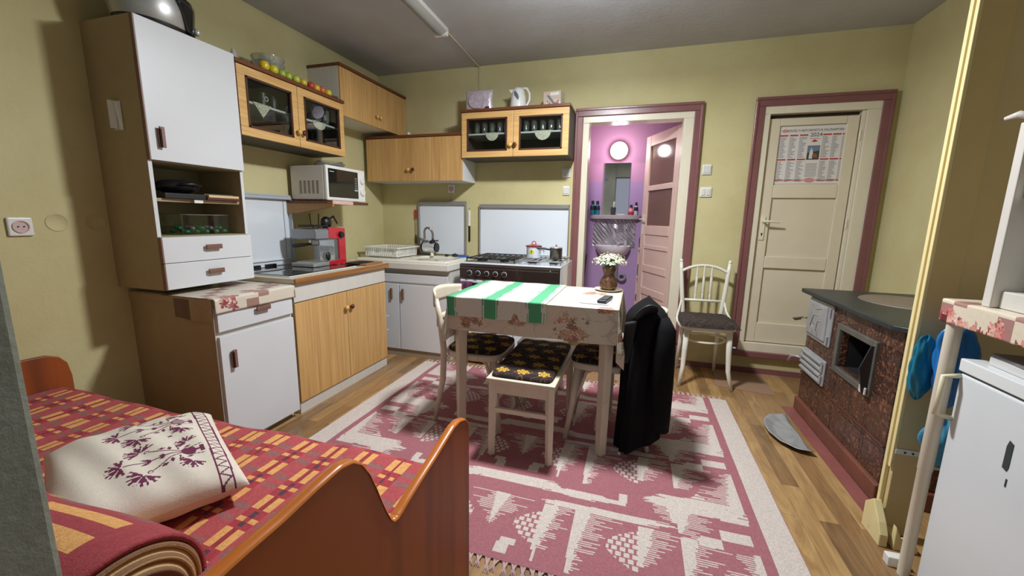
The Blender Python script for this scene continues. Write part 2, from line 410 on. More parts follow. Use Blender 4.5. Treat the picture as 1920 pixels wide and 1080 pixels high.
for a, b in ((0.99, 1.325), (1.375, LH-0.10)): obj('door_pane', bx(0.085, LW-0.085, -0.004, 0.004, a, b), FROST, d1)
m = MB(); m.box(LW-0.06, LW-0.03, 0.02, 0.026, 0.90, 1.10); m.tube([(LW-0.045, 0.02, 1.05), (LW-0.045, 0.06, 1.05), (LW-0.14, 0.065, 1.05)], 0.008, 8)
obj('door_handle', m, CREAMP, lf1, smooth=True)

# bathroom shell
BB = 4.66
struct('wall_bathroom_back', bx(-0.85, 1.2, BB, BB+0.08, 0.1, 2.5), PURP)
struct('wall_bathroom_left', bx(-0.70, -0.62, 3.83, BB, 0.1, 2.5), PURP)
struct('wall_bathroom_right', bx(0.75, 0.83, 3.83, BB, 0.1, 2.5), PURP)
struct('wall_bathroom_front', MB().box(-0.62, -0.50, 3.831, 3.84, 0.1, 2.5).box(0.38, 0.75, 3.831, 3.84, 0.1, 2.5).box(-0.5, 0.38, 3.831, 3.84, 2.13, 2.5), PURP)
struct('ceiling_bathroom', bx(-0.85, 0.9, 3.83, BB+0.08, 2.5, 2.55), CEIL)
struct('floor_bathroom', bx(-0.70, 0.83, 3.72, BB, 0.10, 0.15), LINO)
struct('trim_4', MB().box(1.64, 1.72, 3.705, 3.71, 0, 0.02), MAUVE)

# ------------------------------------------------------------------ pattern helpers
def hexc(*c): return np.array(lin(c), dtype=np.float32)
def centers(mb):
    v = np.array(mb.v); return np.array([v[list(f)].mean(0) for f in mb.f])

# ------------------------------------------------------------------ rug
def make_rug():
    X0, X1, Y0, Y1, cs = -1.695, 0.680, 1.235, 3.020, 0.0052
    nx, ny = int((X1-X0)/cs), int((Y1-Y0)/cs)
    A = np.zeros((ny, nx), dtype=bool); r = random.Random(3)
    def ix(x): return int(round((x-X0)/cs))
    def row(y, a, b):
        j = int((y-Y0)/cs)
        if 0 <= j < ny: A[j, max(0, ix(a)):max(0, min(nx, ix(b)))] = True
    def rect(a, b, c, d):
        y = c
        while y < d: row(y, a, b); y += cs
    def comb(x, y0, y1, side, base, w):      # vertical edge at x, teeth towards side, widest at y0 tapering to y1
        n = max(2, int(abs(y1-y0)/cs)); s = 1 if y1 > y0 else -1
        for i in range(n):
            t = i/n; L = base*(1-t)*0.75+(w*(0.35+0.9*r.random())*(1-0.45*t) if i % 2 else 0.012+0.02*r.random())
            row(y0+s*i*cs, *((x, x+L) if side > 0 else (x-L, x)))
    def stream(xa, xb, yc, h):               # long band with feathered ends
        n = int(2*h/cs)
        for i in range(n):
            t = 2*i/n-1; k = abs(t)
            e1, e2 = (0.05+0.46*r.random())*k*(1 if i % 2 else 0.75), (0.05+0.46*r.random())*k*(1 if i % 2 else 0.75)
            L = (xb-xa); row(yc+t*h, xa+e1*L, xb-e2*L)
    def tri(xc, ya, yb, hw):                 # jagged triangle, apex at ya, base at yb
        n = int(abs(yb-ya)/cs); s = 1 if yb > ya else -1
        for i in range(n):
            t = i/n; o = 0.11*r.random() if i % 2 else 0.0
            row(ya+s*i*cs, xc-hw*t*0.7-o*t*1.4, xc+hw*t*0.7+o*t*1.4)
    def lattice(xc, ya, yb, hw):
        n = int(abs(yb-ya)/cs); s = 1 if yb > ya else -1
        for i in range(n):
            t = i/n; y = ya+s*i*cs
            if i % 4 == 3: continue
            x = xc-hw*t; k = (i//4) % 2
            while x < xc+hw*t:
                q = int((x-xc+5)/cs)
                if (q+2*k) % 5 < 3: row(y, x, x+cs*1.2)
                x += cs
    def comb2(x, y0, y1, side, base, w):
        n = max(2, int(abs(y1-y0)/cs)); sg = 1 if y1 > y0 else -1
        for i in range(n):
            t = (i/n)**1.1; L = base*(1-t)+(w*(0.25+r.random())*(1-0.62*t) if i % 2 else 0.016*r.random()+0.008)
            row(y0+sg*i*cs, *((x, x+L) if side > 0 else (x-L, x)))
    def half_lattice(xe, y0, y1, wd, side):
        n = int(abs(y1-y0)/cs)
        for i in range(n):
            t = i/n; y = min(y0, y1)+i*cs
            if i % 5 == 4: continue
            ww = wd*math.sin(PI*min(1, 0.06+t*0.97))**0.9; q = (i//5) % 2; j = 0; x = xe+side*0.006
            while abs(x-xe) < ww:
                if (j+3*q) % 6 < 4: row(y, x, x+cs*1.05)
                x += side*cs; j += 1
    P = 0.52; cxr = (X0+X1)/2
    for k in range(-1, 4):
        y = 1.60+P*k
        for side in (1, -1):
            def R(x): return x if side > 0 else 2*cxr-x
            def rc(a, b, c, d): rect(min(R(a), R(b)), max(R(a), R(b)), c, d)
            def st(a, b, yc, h): stream(min(R(a), R(b)), max(R(a), R(b)), yc, h)
            e = X1-0.155
            comb2(R(e), y+0.185, y+0.485, -side, 0.05, 0.15)
            rc(e-0.125, e-0.012, y+0.0, y+0.055); rc(e-0.20, e-0.125, y-0.052, y+0.0); comb2(R(e-0.20), y-0.048, y-0.005, -side, 0.0, 0.07)
            rc(e-0.11, e, y+0.115, y+0.150); comb2(R(e-0.11), y+0.150, y+0.115, -side, 0.0, 0.13)
            for i in range(14): row(y+0.265-i*cs, min(R(0.345-0.0048*i), R(0.345+0.0048*i)), max(R(0.345-0.0048*i), R(0.345+0.0048*i))) if i % 4 else None
            st(0.10, 0.56, y+0.165, 0.040); st(0.16, 0.50, y+0.205, 0.022)
            comb2(R(0.24), y+0.16, y-0.02, side, 0.05, 0.16); comb2(R(0.24), y+0.16, y+0.03, -side, 0.03, 0.10)
            comb2(R(0.245), y-0.04, y-0.245, side, 0.05, 0.13)
            st(-0.33, 0.24, y+0.008, 0.022); rc(-0.31, 0.10, y-0.008, y+0.018)
            comb2(R(-0.31), y-0.02, y-0.29, side, 0.045, 0.10)
            comb2(R(-0.175), y-0.02, y-0.28, side, 0.05, 0.14)
            comb2(R(0.085), y-0.03, y-0.24, side, 0.04, 0.12)
            half_lattice(R(0.085), y-0.05, y-0.26, 0.125, -side)
            half_lattice(R(-0.31), y-0.06, y-0.25, 0.105, -side)
            st(-0.62, -0.26, y+0.115, 0.034); st(-0.36, 0.02, y+0.090, 0.026)
            rc(-0.06, 0.03, y+0.082, y+0.108); rc(0.0, 0.035, y+0.10, y+0.155)
            rc(-0.445, -0.395, y+0.19, y+0.240); rc(-0.30, -0.292, y+0.19, y+0.25); comb2(R(-0.17), y+0.26, y+0.17, side, 0.01, 0.06)
            rc(-0.435, -0.375, y-0.285, y-0.255)
        tri(cxr, y-0.205, y+0.0, 0.05)
    jx = np.arange(nx)*cs
    A[:, jx < 0.115] = True; A[:, jx > (X1-X0-0.115)] = True
    A[:, (jx >= 0.115) & (jx < 0.150)] = False; A[:, (jx <= X1-X0-0.115) & (jx > X1-X0-0.150)] = False
    mb = MB(); W, H = nx*cs, ny*cs
    mb.grid(lambda u, v: (X0+u*W, Y0+v*H, 0.008+0.0015*math.sin(u*37)*math.sin(v*23)), nx, ny)
    g = np.random.RandomState(1).rand(ny*nx, 1)*0.22+0.86
    pink, beige = hexc(162, 102, 110), hexc(206, 194, 186)
    colr = np.where(A.reshape(-1, 1), beige, pink)*g
    rt = thing('rug', 'pink and beige woven rug with jagged tree motifs under the dining table', 'rug', (0, 0, 0))
    obj('rug_weave', mb, WOOL, rt, pattern=colr)
    mb = MB(); mb.box(X0, X1, Y0, Y1, 0.001, 0.0062); obj('rug_backing', mb, mat('rug_edge', (160, 110, 112), 0.9), rt)
    mb = MB(); r2 = random.Random(5)
    for yy, s in ((Y0, -1), (Y1, 1)):
        x = X0+0.02
        while x < X1-0.01:
            L = 0.045+0.02*r2.random(); dx = (r2.random()-0.5)*0.03
            for q in (-0.009, -0.003, 0.004, 0.009):
                mb.tube([(x+q, yy, 0.006), (x+dx*0.5+q*0.3, yy+s*L*0.5, 0.009), (x+dx+q*1.2, yy+s*L, 0.004)], [0.0022, 0.0026, 0.001], 4)
            x += 0.034
    f = obj('fringe', mb, mat('rug_fringe', (196, 168, 164), 0.9), rt); f['kind'] = 'stuff'
make_rug()

# ------------------------------------------------------------------ floor mats
single('doormat', MB().prism([(0.70, 3.69), (0.66, 3.30), (1.05, 3.235), (1.06, 3.69)], 0.0, 0.004), LINO, 'flat tan linoleum mat on the floor before the closed cream door', 'mat')
single('doormat', MB().prism([(0.34, 3.69)]+[(0.02+0.30*math.cos(a), 3.42-0.30*math.sin(a)) for a in [i*PI/14 for i in range(15)]]+[(-0.28, 3.69)], 0.0, 0.004), LINO, 'tan mat with rounded edge on the floor before the bathroom step', 'mat')
# ------------------------------------------------------------------ knobs, handles
def knob(p, x, y, z, dark=False, r=0.0175):
    return part_label(obj('knob', MB().lathe((x, y, z), [(0.006, 0), (0.006, -0.012), (r, -0.018), (r*1.05, -0.026), (r*0.6, -0.033), (0.0001, -0.034)], 16, axis='y'), KNOBD if dark else KNOBL, p, smooth='all'), 'dark red-brown knob' if dark else 'pale wooden knob')
def pull(p, x, y, z, L=0.085, vert=False):
    m = MB(); w = 0.021
    if vert: m.box(x-w/2, x+w/2, y-0.022, y-0.012, z-L/2, z+L/2); m.box(x-w/2, x-w/2+0.008, y-0.022, y, z-L/2, z+L/2-0.008)
    else: m.box(x-L/2, x+L/2, y-0.022, y-0.012, z-w/2, z+w/2); m.box(x-L/2+0.008, x+L/2, y-0.022, y, z-w/2-0.004, z-w/2+0.005)
    return obj('handle', m, MAUVEW, p, bevel=0.002)

# ------------------------------------------------------------------ left wall: tall upper cabinet (local: x along wall, -y to the room)
t = thing('tall_cupboard', 'tall white upper cupboard with open niche and two drawers, beside the bare left wall', 'cupboard', (XL, 1.378, 0.866), 90)
W_, H_, D_ = 0.482, 1.254, 0.335
m = MB(); m.box(0, 0.016, -D_, 0, 0, H_); m.box(W_-0.016, W_, -D_, 0, 0, H_)
c = obj('side_panel', m, SIDE, t, bevel=0.001)
m = MB(); m.box(0.016, W_-0.016, -D_, 0, H_-0.016, H_); m.box(0.016, W_-0.016, -D_, 0, 0, 0.016); m.box(0.016, W_-0.016, -0.006, 0, 0.016, H_-0.016); m.box(0.016, W_-0.016, -D_, 0, 0.252, 0.268); m.box(0.016, W_-0.016, -D_, 0, 0.622, 0.636)
obj('carcass', m, mat('grey_green_interior', (150, 140, 108), 0.6), t)
[obj('edge_strip', bx(a, a+0.017, -D_-0.003, -D_, 0.265, 0.627), WHITE, t) for a in (0, W_-0.017)]
obj('shelf', bx(0.016, W_-0.016, -D_+0.02, -0.006, 0.437, 0.453), SIDE, t)
dr = obj('door', bx(0.006, W_-0.002, -D_-0.020, -D_-0.003, 0.628, H_), WHITE, t, bevel=0.002); obj('door_edge', bx(0.001, 0.006, -D_-0.020, -D_-0.003, 0.628, H_), MAUVEW, dr); pull(dr, 0.055, -D_-0.020, 0.735, 0.095, True)
for z0, z1 in ((0.003, 0.133), (0.136, 0.262)):
    dw = obj('drawer', bx(0.006, W_, -D_-0.022, -D_-0.003, z0, z1), WHITE, t, bevel=0.002); pull(dw, 0.245, -D_-0.022, (z0+z1)/2+0.01)
    obj('drawer_edge', bx(0.0, 0.006, -D_-0.022, -D_-0.003, z0, z1), MAUVEW, dw)
# hook on the side
m = MB(); m.box(-0.029, 0.029, -0.003, 0, 0, 0.13); m.grid(lambda u, v: (-0.029+0.03*u, -0.006-0.022*math.sin(PI*u), 0.13-0.125*v), 8, 4)
m.grid(lambda u, v: (0.0+0.03*u, -0.004-0.014*math.sin(PI*u)*(1-v), 0.125-0.12*v), 8, 6)
single('wall_hook', m, WHITEP, 'small white plastic holder stuck to the brown side of the tall cupboard', 'hook', (-2.375, 1.377, 1.63), smooth=True)
# slow cooker on top
t = thing('multicooker', 'oval steel and black electric cooker on top of the tall cupboard', 'cooker', (-2.345, 1.56, 2.121), 92)
obj('body', MB().lathe((0, 0, 0), [(0.15, 0.012), (0.165, 0.03), (0.178, 0.10), (0.172, 0.155), (0.155, 0.165)], 40, sx=1.0, sy=0.78), STEEL, t, smooth=True)
obj('base', MB().lathe((0, 0, 0), [(0.150, 0), (0.158, 0.012), (0.163, 0.03)], 40, sx=1.0, sy=0.78), BLACK, t, smooth=True)
obj('lid', MB().lathe((0, 0, 0), [(0.175, 0.158), (0.178, 0.172), (0.15, 0.195), (0.06, 0.215), (0.0001, 0.218)], 40, sx=1.0, sy=0.78), BLACKG, t, smooth=True)
obj('control_panel', MB().grid(lambda u, v: ((0.172+0.012*v)*math.cos(-1.15+1.35*u-0.35*v), (0.172+0.012*v)*0.78*math.sin(-1.15+1.35*u-0.35*v), 0.02+0.135*v), 16, 8), BLACKG, t, smooth='all', solid=0.003)
obj('dial', MB().ell((0.150, -0.085, 0.055), (0.016, 0.016, 0.018), 14), CHROME, t, smooth=True)
# niche contents
def papers(name, lab, cat, loc, w, d, h, mm, rz=0, grp=None):
    return single(name, bx(-w/2, w/2, -d/2, d/2, 0, h), mm, lab, cat, loc, rz, grp, bevel=0.002)
NZ = 0.866+0.454
papers('folder', 'thin maroon folder under the cream one, on the niche shelf', 'folder', (-2.335, 1.735, NZ), 0.24, 0.19, 0.012, mat('maroon_card', (92, 34, 36), 0.6), 0)
papers('folder', 'cream paper folder lying on the maroon folder in the niche', 'folder', (-2.335, 1.735, NZ+0.013), 0.23, 0.18, 0.014, mat('cream_card', (214, 184, 140), 0.7), 2)
papers('folder', 'thin green folder topmost beside the black bag in the niche', 'folder', (-2.36, 1.745, NZ+0.028), 0.20, 0.16, 0.006, mat('green_card', (72, 82, 60), 0.7), -3)
papers('notebook', 'flat black notebook beneath the black bag in the cupboard niche', 'notebook', (-2.335, 1.54, NZ), 0.24, 0.19, 0.025, BLACK, -4)
m = MB(); m.ell((0, 0, 0.038), (0.095, 0.10, 0.038), 20); m.tube([(0.09, -0.05, 0.045), (0.115, 0, 0.05), (0.09, 0.06, 0.045)], 0.008, 8)
single('pouch', m, mat('black_leather', (24, 22, 26), 0.45, bump=0.3, bs=40), 'rounded black leather pouch on top of the black notebook', 'bag', (-2.34, 1.575, NZ+0.026), 0, smooth='all')
papers('paper_note', 'small white paper tag hanging at the edge of the niche shelf', 'paper', (-2.222, 1.595, NZ-0.020), 0.003, 0.045, 0.018, WHITEP)
NB = 0.866+0.269
t = thing('storage_box', 'clear plastic box with green wrapped sweets in the lower niche', 'box', (-2.38, 1.665, NB))
m = MB(); m.box(-0.10, 0.10, -0.13, -0.127, 0, 0.105); m.box(-0.10, 0.10, 0.127, 0.13, 0, 0.105); m.box(-0.10, -0.097, -0.13, 0.13, 0, 0.105); m.box(0.097, 0.10, -0.13, 0.13, 0, 0.105); m.box(-0.1, 0.1, -0.13, 0.13, 0, 0.003)
CLR = glass_mat('clear_box', (0.93, 0.95, 0.93), 0.02); obj('container', m, CLR, t); obj('rim', MB().tube([(-0.102, -0.132, 0.105), (0.102, -0.132, 0.105), (0.102, 0.132, 0.105), (-0.102, 0.132, 0.105)], 0.002, 6, closed=True), GLASSW, t)
GREENF = mat('green_foil', (30, 120, 72), 0.25, metal=0.4, var=0.3, vs=30)
GREYF = mat('grey_foil', (120, 112, 122), 0.3, metal=0.4, var=0.3, vs=30)
for k in range(26):
    g = k % 4 != 3
    m = MB().ell((0, 0, 0), (0.014, 0.018, 0.011), 8)
    o = single('sweet', m, GREENF if g else GREYF, 'green foil wrapped sweet in the clear box in the niche' if g else 'grey foil wrapped sweet in the clear box in the niche', 'sweet', (-2.30-0.055*(k % 3), 1.575+0.0255*(k//3), NB+0.015+0.018*(k % 2)), k*37, 'green foil sweets in the clear box' if g else 'grey foil sweets in the clear box', smooth='all')
single('picture_frame', MB().box(-0.10, 0.10, 0, 0.010, 0, 0.17).box(-0.085, 0.085, -0.002, 0.0, 0.015, 0.155), BEAD, 'dark framed picture leaning inside the lower niche at its left side', 'picture', (-2.36, 1.400, NB), 0)

# ------------------------------------------------------------------ base cabinet, white
t = thing('base_cabinet', 'white base cabinet with one drawer and door, next to the bed', 'cabinet', (XL, 1.42, 0), 90)
W_, D_ = 0.468, 0.585
obj('side_panel', MB().box(0, 0.016, -D_, 0, 0.0, 0.80), SIDE, t, bevel=0.001)
m = MB(); m.box(0.016, W_, -D_, 0, 0.07, 0.80); m.box(0.016, W_, -D_+0.04, 0, 0, 0.07); m.box(0.0, 0.016, -D_-0.003, -D_, 0.0, 0.80)
obj('carcass', m, WHITE2, t)
dr = obj('door', bx(0.008, W_-0.004, -D_-0.020, -D_-0.002, 0.045, 0.64), WHITE, t, bevel=0.002); pull(dr, 0.065, -D_-0.02, 0.515, 0.095, True)
dw = obj('drawer', bx(0.008, W_-0.004, -D_-0.020, -D_-0.002, 0.665, 0.79), WHITE, t, bevel=0.002); pull(dw, 0.255, -D_-0.02, 0.745)
obj('worktop', bx(-0.005, W_+0.005, -D_-0.02, 0, 0.80, 0.832), SIDE, t)

def flowers(P2, seeds, cols, rad, n, base, seed=0):
    """blotchy rose clusters printed on cloth: P2 Nx2 flat coords"""
    r = np.random.RandomState(seed); out = np.tile(base, (len(P2), 1)).astype(np.float32)
    for (cx, cy, R) in seeds:
        for k in range(n):
            a = r.rand()*6.283; d = r.rand()**0.6*R; q = (cx+d*math.cos(a), cy+d*math.sin(a)*0.8); rr = rad*(0.5+r.rand())
            dx, dy = P2[:, 0]-q[0], P2[:, 1]-q[1]; dd = np.hypot(dx, dy); an = np.arctan2(dy, dx)
            mk = dd < rr*(0.72+0.28*np.cos(an*5+k))
            c = cols[k % len(cols)]
            out[mk] = c; out[mk & (dd > rr*0.35) & (dd < rr*0.5)] = c*0.62+0.12
    return out
def cloth_over(nu, nv, w, d, drops, h, amp=0.006, flare=0.25, seed=0):
    """cloth laid on a w x d top at z=h (centre 0,0) with drops (x-,x+,y-,y+); returns MB and flat coords"""
    xm, xp, ym, yp = drops; r = random.Random(seed); ph = [r.random()*6 for _ in range(4)]
    flat = []
    def fn(u, v):
        U = -w/2-xm+u*(w+xm+xp); V = -d/2-ym+v*(d+ym+yp); flat.append((U, V))
        ex = max(0, abs(U)-w/2); ey = max(0, abs(V)-d/2); sx = 1 if U > 0 else -1; sy = 1 if V > 0 else -1
        x = max(-w/2, min(w/2, U)); y = max(-d/2, min(d/2, V))
        if ex > 0 and ey > 0:
            k = min(ex, ey); dr = max(ex, ey)+0.18*k; x += sx*(0.008+flare*k*(1 if ex > ey else 0.25)); y += sy*(0.008+flare*k*(1 if ey > ex else 0.25))
        elif ex > 0: dr = ex; x += sx*(0.008+amp*math.sin(V*22+ph[0])*min(1, ex*8))
        elif ey > 0: dr = ey; y += sy*(0.008+amp*math.sin(U*19+ph[1])*min(1, ey*8))
        else: dr = 0
        z = h-max(0, dr-0.003)
        if dr == 0: z += 0.0008*math.sin(U*31+ph[2])*math.sin(V*27)
        return (x, y, z)
    mb = MB().grid(fn, nu, nv); F = np.array(flat)
    W1 = nu+1; idx = np.array([[j*W1+i, (j+1)*W1+i+1] for j in range(nv) for i in range(nu)])
    return mb, (F[idx[:, 0]]+F[idx[:, 1]])/2

OFFW = hexc(216, 206, 190)
mb, F = cloth_over(90, 70, 0.605, 0.475, (0.0, 0.075, 0.0, 0.035), 0.8345, 0.002, 0.15, 4)
pt = flowers(F, [(0.27, 0.0, 0.05), (0.30, -0.16, 0.06), (0.2, 0.18, 0.05), (0.0, 0.1, 0.05)], [hexc(176, 96, 96), hexc(150, 70, 74), hexc(196, 140, 124)], 0.020, 18, OFFW, 2)
bl = (np.floor(F[:, 0]/0.055)+np.floor(F[:, 1]/0.07)) % 5 == 0
pt[bl & (F[:, 0] > -0.1)] = hexc(160, 126, 114)
single('oilcloth', mb, OIL, 'floral oilcloth on the white base cabinet below the tall cupboard', 'tablecloth', (XL+0.303, 1.652, 0), 0, smooth='all', solid=0.002, pattern=pt)
# oilcloth side drop (patched print)
mb = MB().grid(lambda u, v: (-2.22+0.262*u, 1.410+0.004*math.sin(u*9), 0.834-(0.105+0.02*u)*v), 60, 24)
C_ = centers(mb); pt = np.tile(hexc(170, 142, 112), (len(mb.f), 1)); pt[(C_[:, 0] < -2.10) & (C_[:, 2] < 0.825) & (C_[:, 0] > -2.215)] = hexc(112, 74, 62)
rs = np.random.RandomState(3); pt *= (0.9+0.2*rs.rand(len(pt), 1))
single('oilcloth_flap', mb, OIL, 'brown patched oilcloth flap hanging down the side of the white base cabinet', 'cloth', smooth='all', pattern=pt)

# ------------------------------------------------------------------ base cabinet, oak doors
t = thing('base_cabinet', 'base cabinet with two light oak doors under the black hob', 'cabinet', (XL+0.004, 1.908, 0), 90)
W_, D_ = 0.932, 0.575
m = MB(); m.box(0, W_, -D_, 0, 0.10, 0.842); m.box(0, W_, -D_, 0, 0, 0.10)
m.box(0.0, W_, -D_-0.016, -D_, 0.722, 0.838)
obj('carcass', m, WHITE2, t, bevel=0.002)
obj('plinth', bx(0, W_, -D_-0.006, -D_, 0, 0.075), WHITE2, t)
for a, b, kx, dk in ((0.0, 0.462, 0.438, False), (0.466, W_-0.002, 0.492, True)):
    dr = obj('door', bx(a, b, -D_-0.018, -D_-0.001, 0.078, 0.715), OAK, t, bevel=0.002); knob(dr, kx, -D_-0.018, 0.602, dk)
for z in (0.42, 0.30): obj('hook', MB().box(W_, W_+0.012, -D_-0.008, -D_+0.02, z, z+0.02).box(W_+0.008, W_+0.014, -D_-0.03, -D_, z+0.004, z+0.012), WHITEP, t)
wt = obj('worktop', bx(-0.004, W_+0.025, -D_-0.030, 0, 0.842, 0.868), mat('cream_worktop', (206, 196, 176), 0.35, var=0.05), t, bevel=0.002)
obj('worktop_edge', bx(-0.004, W_+0.025, -D_-0.042, -D_-0.030, 0.838, 0.870), wood('worn_brown_edge', (120, 72, 30), (176, 120, 62), 0, 30, 0.4), wt, bevel=0.003)
t = thing('hob', 'black glass cooker hob set in the oak-door cabinet worktop', 'hob', (-2.50, 1.95, 0.869))
obj('frame', bx(0, 0.475, 0, 0.63, 0, 0.004), WHITEP, t, bevel=0.001)
obj('glass_top', bx(0.012, 0.463, 0.012, 0.618, 0.004, 0.009), BLACKG, t, bevel=0.002)
for (a, b, r) in ((0.13, 0.17, 0.085), (0.34, 0.17, 0.07), (0.13, 0.46, 0.07), (0.34, 0.46, 0.085)):
    o = obj('cooking_zone', MB().tube([(a+r*math.cos(q*PI/20), b+r*math.sin(q*PI/20), 0.0092) for q in range(40)], 0.0012, 4, closed=True), mat('zone_ring', (70, 72, 78), 0.3), t)
# splash lid on left wall
t = thing('splashback', 'white metal splash panel with grey top rim behind the black hob', 'splashback', (XL+0.002, 1.90, 0.875), 90)
W_, H_ = 0.575, 0.515
obj('panel', bx(0, W_, -0.022, -0.014, 0, H_), WHITEE, t, bevel=0.002)
obj('rim', MB().box(-0.004, W_+0.004, -0.050, 0, H_-0.012, H_).box(-0.004, W_-0.004, -0.052, -0.046, H_-0.032, H_-0.012).box(W_-0.004, W_+0.004, -0.055, 0, 0.02, H_-0.012).box(W_-0.05, W_-0.044, -0.028, -0.02, 0.03, H_-0.03), mat('light_grey_enamel', (178, 184, 192), 0.25, coat=0.2), t, bevel=0.003)
obj('hinge', MB().box(0.20, 0.28, -0.045, -0.02, 0.0, 0.02).box(0.33, 0.41, -0.045, -0.02, 0.0, 0.02), BLACK, t)
obj('bottom_rail', bx(0, W_, -0.034, -0.022, 0.04, 0.052), WHITEE, t, bevel=0.002)

# ------------------------------------------------------------------ coffee machine
t = thing('coffee_machine', 'red and silver espresso machine under the microwave shelf', 'coffee machine', (-2.40, 2.36, 0.8795))
m = MB(); m.box(0.0, 0.20, 0.19, 0.31, 0.0, 0.272); m.box(0.0, 0.20, 0.04, 0.31, 0.19, 0.272); m.box(0, 0.20, 0.02, 0.31, 0, 0.03)
obj('housing', m, STEEL, t, bevel=0.006)
m = MB(); m.prism([(0.13, 0.0), (0.31, 0.0), (0.31, 0.272), (0.13, 0.285), (0.13, 0.20), (0.235, 0.195), (0.235, 0.035), (0.13, 0.03)], 0.20, 0.212, 'x')
obj('side_panel', m, RED, t, bevel=0.004)
obj('front_panel', MB().box(0.0, 0.214, 0.0, 0.132, 0.196, 0.268), mat('grey_metal', (150, 152, 156), 0.3, metal=0.6), t, bevel=0.008)
obj('drip_tray', MB().box(0.01, 0.205, -0.03, 0.20, 0, 0.026), STEEL, t, bevel=0.004)
obj('dial', MB().lathe((0.226, 0.255, 0.225), [(0.024, -0.014), (0.022, 0.006), (0.0001, 0.008)], 20, axis='x'), BLACK, t, smooth=True)
obj('group_head', MB().lathe((0.11, 0.09, 0.155), [(0.034, 0), (0.036, 0.02), (0.03, 0.045)], 20), CHROME, t, smooth=True)
m = MB(); m.cyl((0.11, 0.09, 0.150), (0.11, 0.09, 0.168), 0.034); m.tube([(0.11, 0.06, 0.160), (0.11, -0.02, 0.158), (0.11, -0.10, 0.155)], [0.008, 0.013, 0.014], 10)
obj('portafilter', m, BLACK, t, smooth=True)
obj('lid', MB().box(0.03, 0.18, 0.03, 0.17, 0.285, 0.298), BLACK, t, bevel=0.004)
obj('back_glass', bx(0.195, 0.20, 0.05, 0.235, 0.03, 0.19), GLASSW, t)
obj('measuring_spoon', MB().ell((0.215, 0.11, 0.07), (0.012, 0.022, 0.034), 12), BLACK, t, smooth='all')
m = MB(); m.ell((0, 0, 0.035), (0.035, 0.045, 0.048), 14); m.tube([(0, 0.03, 0.06), (0, 0.08, 0.085), (0, 0.12, 0.03)], 0.007, 8)
single('grinder', m, BLACK, 'black rounded gadget standing on top of the red espresso machine', 'gadget', (-2.28, 2.575, 1.158), smooth='all')
m = MB(); m.box(-0.10, 0.14, -0.10, 0.12, 0, 0.014)
single('cutting_board', m, wood('board_brown', (128, 84, 52), (170, 120, 80), 1, 30, 0.5), 'brown wooden board at the right end of the hob worktop', 'cutting board', (-2.12, 2.730, 0.8695), 0, bevel=0.004)
m = MB(); [m.box(-0.05, 0.05, -0.12+0.03*k, -0.10+0.03*k, 0, 0.008) for k in range(7)]; m.box(-0.05, 0.05, -0.12, 0.10, 0, 0.004)
single('rubber_mat', m, mat('dark_rubber', (48, 36, 34), 0.7), 'narrow dark ribbed mat between hob and wooden board', 'mat', (-2.08, 2.70, 0.8840), 0)

# ------------------------------------------------------------------ microwave and shelf
t = thing('wall_shelf', 'brown wall shelf with triangular bracket carrying the microwave', 'shelf', (XL, 2.46, 1.262), 90)
sh = obj('board', bx(0, 0.415, -0.44, 0, 0.072, 0.092), BROWN, t, bevel=0.003)
obj('bracket', MB().prism([(0, 0), (-0.01, 0.072), (-0.44, 0.072), (-0.44, 0.05), (-0.14, 0.0)], 0.0, 0.022, 'x'), wood('light_bracket', (150, 110, 66), (184, 142, 92), 1, 20, 0.5), t, bevel=0.002)
obj('edge_cover', MB().box(0.0, 0.22, -0.447, -0.441, 0.068, 0.094), mat('pink_print_trim', (214, 176, 166), 0.5, var=0.25, vs=60), t)
obj('log_end', MB().cyl((0.012, -0.445, 0.078), (0.012, -0.40, 0.078), 0.014), mat('orange_wood', (180, 90, 40), 0.5), t, smooth=True)
t = thing('microwave_oven', 'white microwave with black glass door on the brown wall shelf', 'microwave', (-2.515, 2.50, 1.3545), 90)
W_, H_, D_ = 0.44, 0.255, 0.30
obj('casing', bx(0, W_, -D_, 0, 0.008, H_), mat('pale_grey_case', (206, 202, 196), 0.4), t, bevel=0.006)
m = MB()
for i in range(5):
    for j in range(10): m.box(-0.0015, 0.002, -0.255+0.038*i, -0.235+0.038*i, 0.055+0.0095*j, 0.060+0.0095*j)
o = obj('side_vents', m, mat('vent_dark', (110, 100, 92), 0.6), t)
obj('front_frame', bx(0.0, W_, -D_-0.028, -D_, 0.005, H_+0.004), WHITEP, t, bevel=0.008, seg=3)
obj('door_window', bx(0.018, 0.348, -D_-0.032, -D_-0.026, 0.03, H_-0.018), BLACKG, t, bevel=0.003)
m = MB()
for zc, r in ((0.175, 0.026), (0.085, 0.030)): m.lathe((0.398, -D_-0.028, zc), [(r, 0), (r*0.9, -0.012), (0.0001, -0.013)], 24, axis='y'); m.box(0.395, 0.401, -D_-0.046, -D_-0.03, zc-r*0.8, zc+r*0.8)
obj('dial', m, WHITEP, t, smooth=True)
m = MB(); [m.box(0.305, 0.335, -D_-0.0335, -D_-0.032, 0.11+0.013*k, 0.113+0.013*k) for k in range(7)]; m.box(0.300, 0.34, -D_-0.0335, -D_-0.032, 0.088, 0.100)
m.box(0.03, 0.075, -D_-0.0335, -D_-0.032, 0.212, 0.218)
obj('panel_marks', m, mat('pale_print', (170, 176, 184), 0.5), t)
for a in (0.03, 0.41):
    for b in (-0.03, -0.27): obj('foot', MB().cyl((a, b, 0), (a, b, 0.01), 0.012, n=12), BLACK, t)
m = MB(); m.lathe((0, 0, 0), [(0.06, 0), (0.10, 0.012), (0.115, 0.03), (0.112, 0.03), (0.095, 0.014), (0.0001, 0.004)], 30)
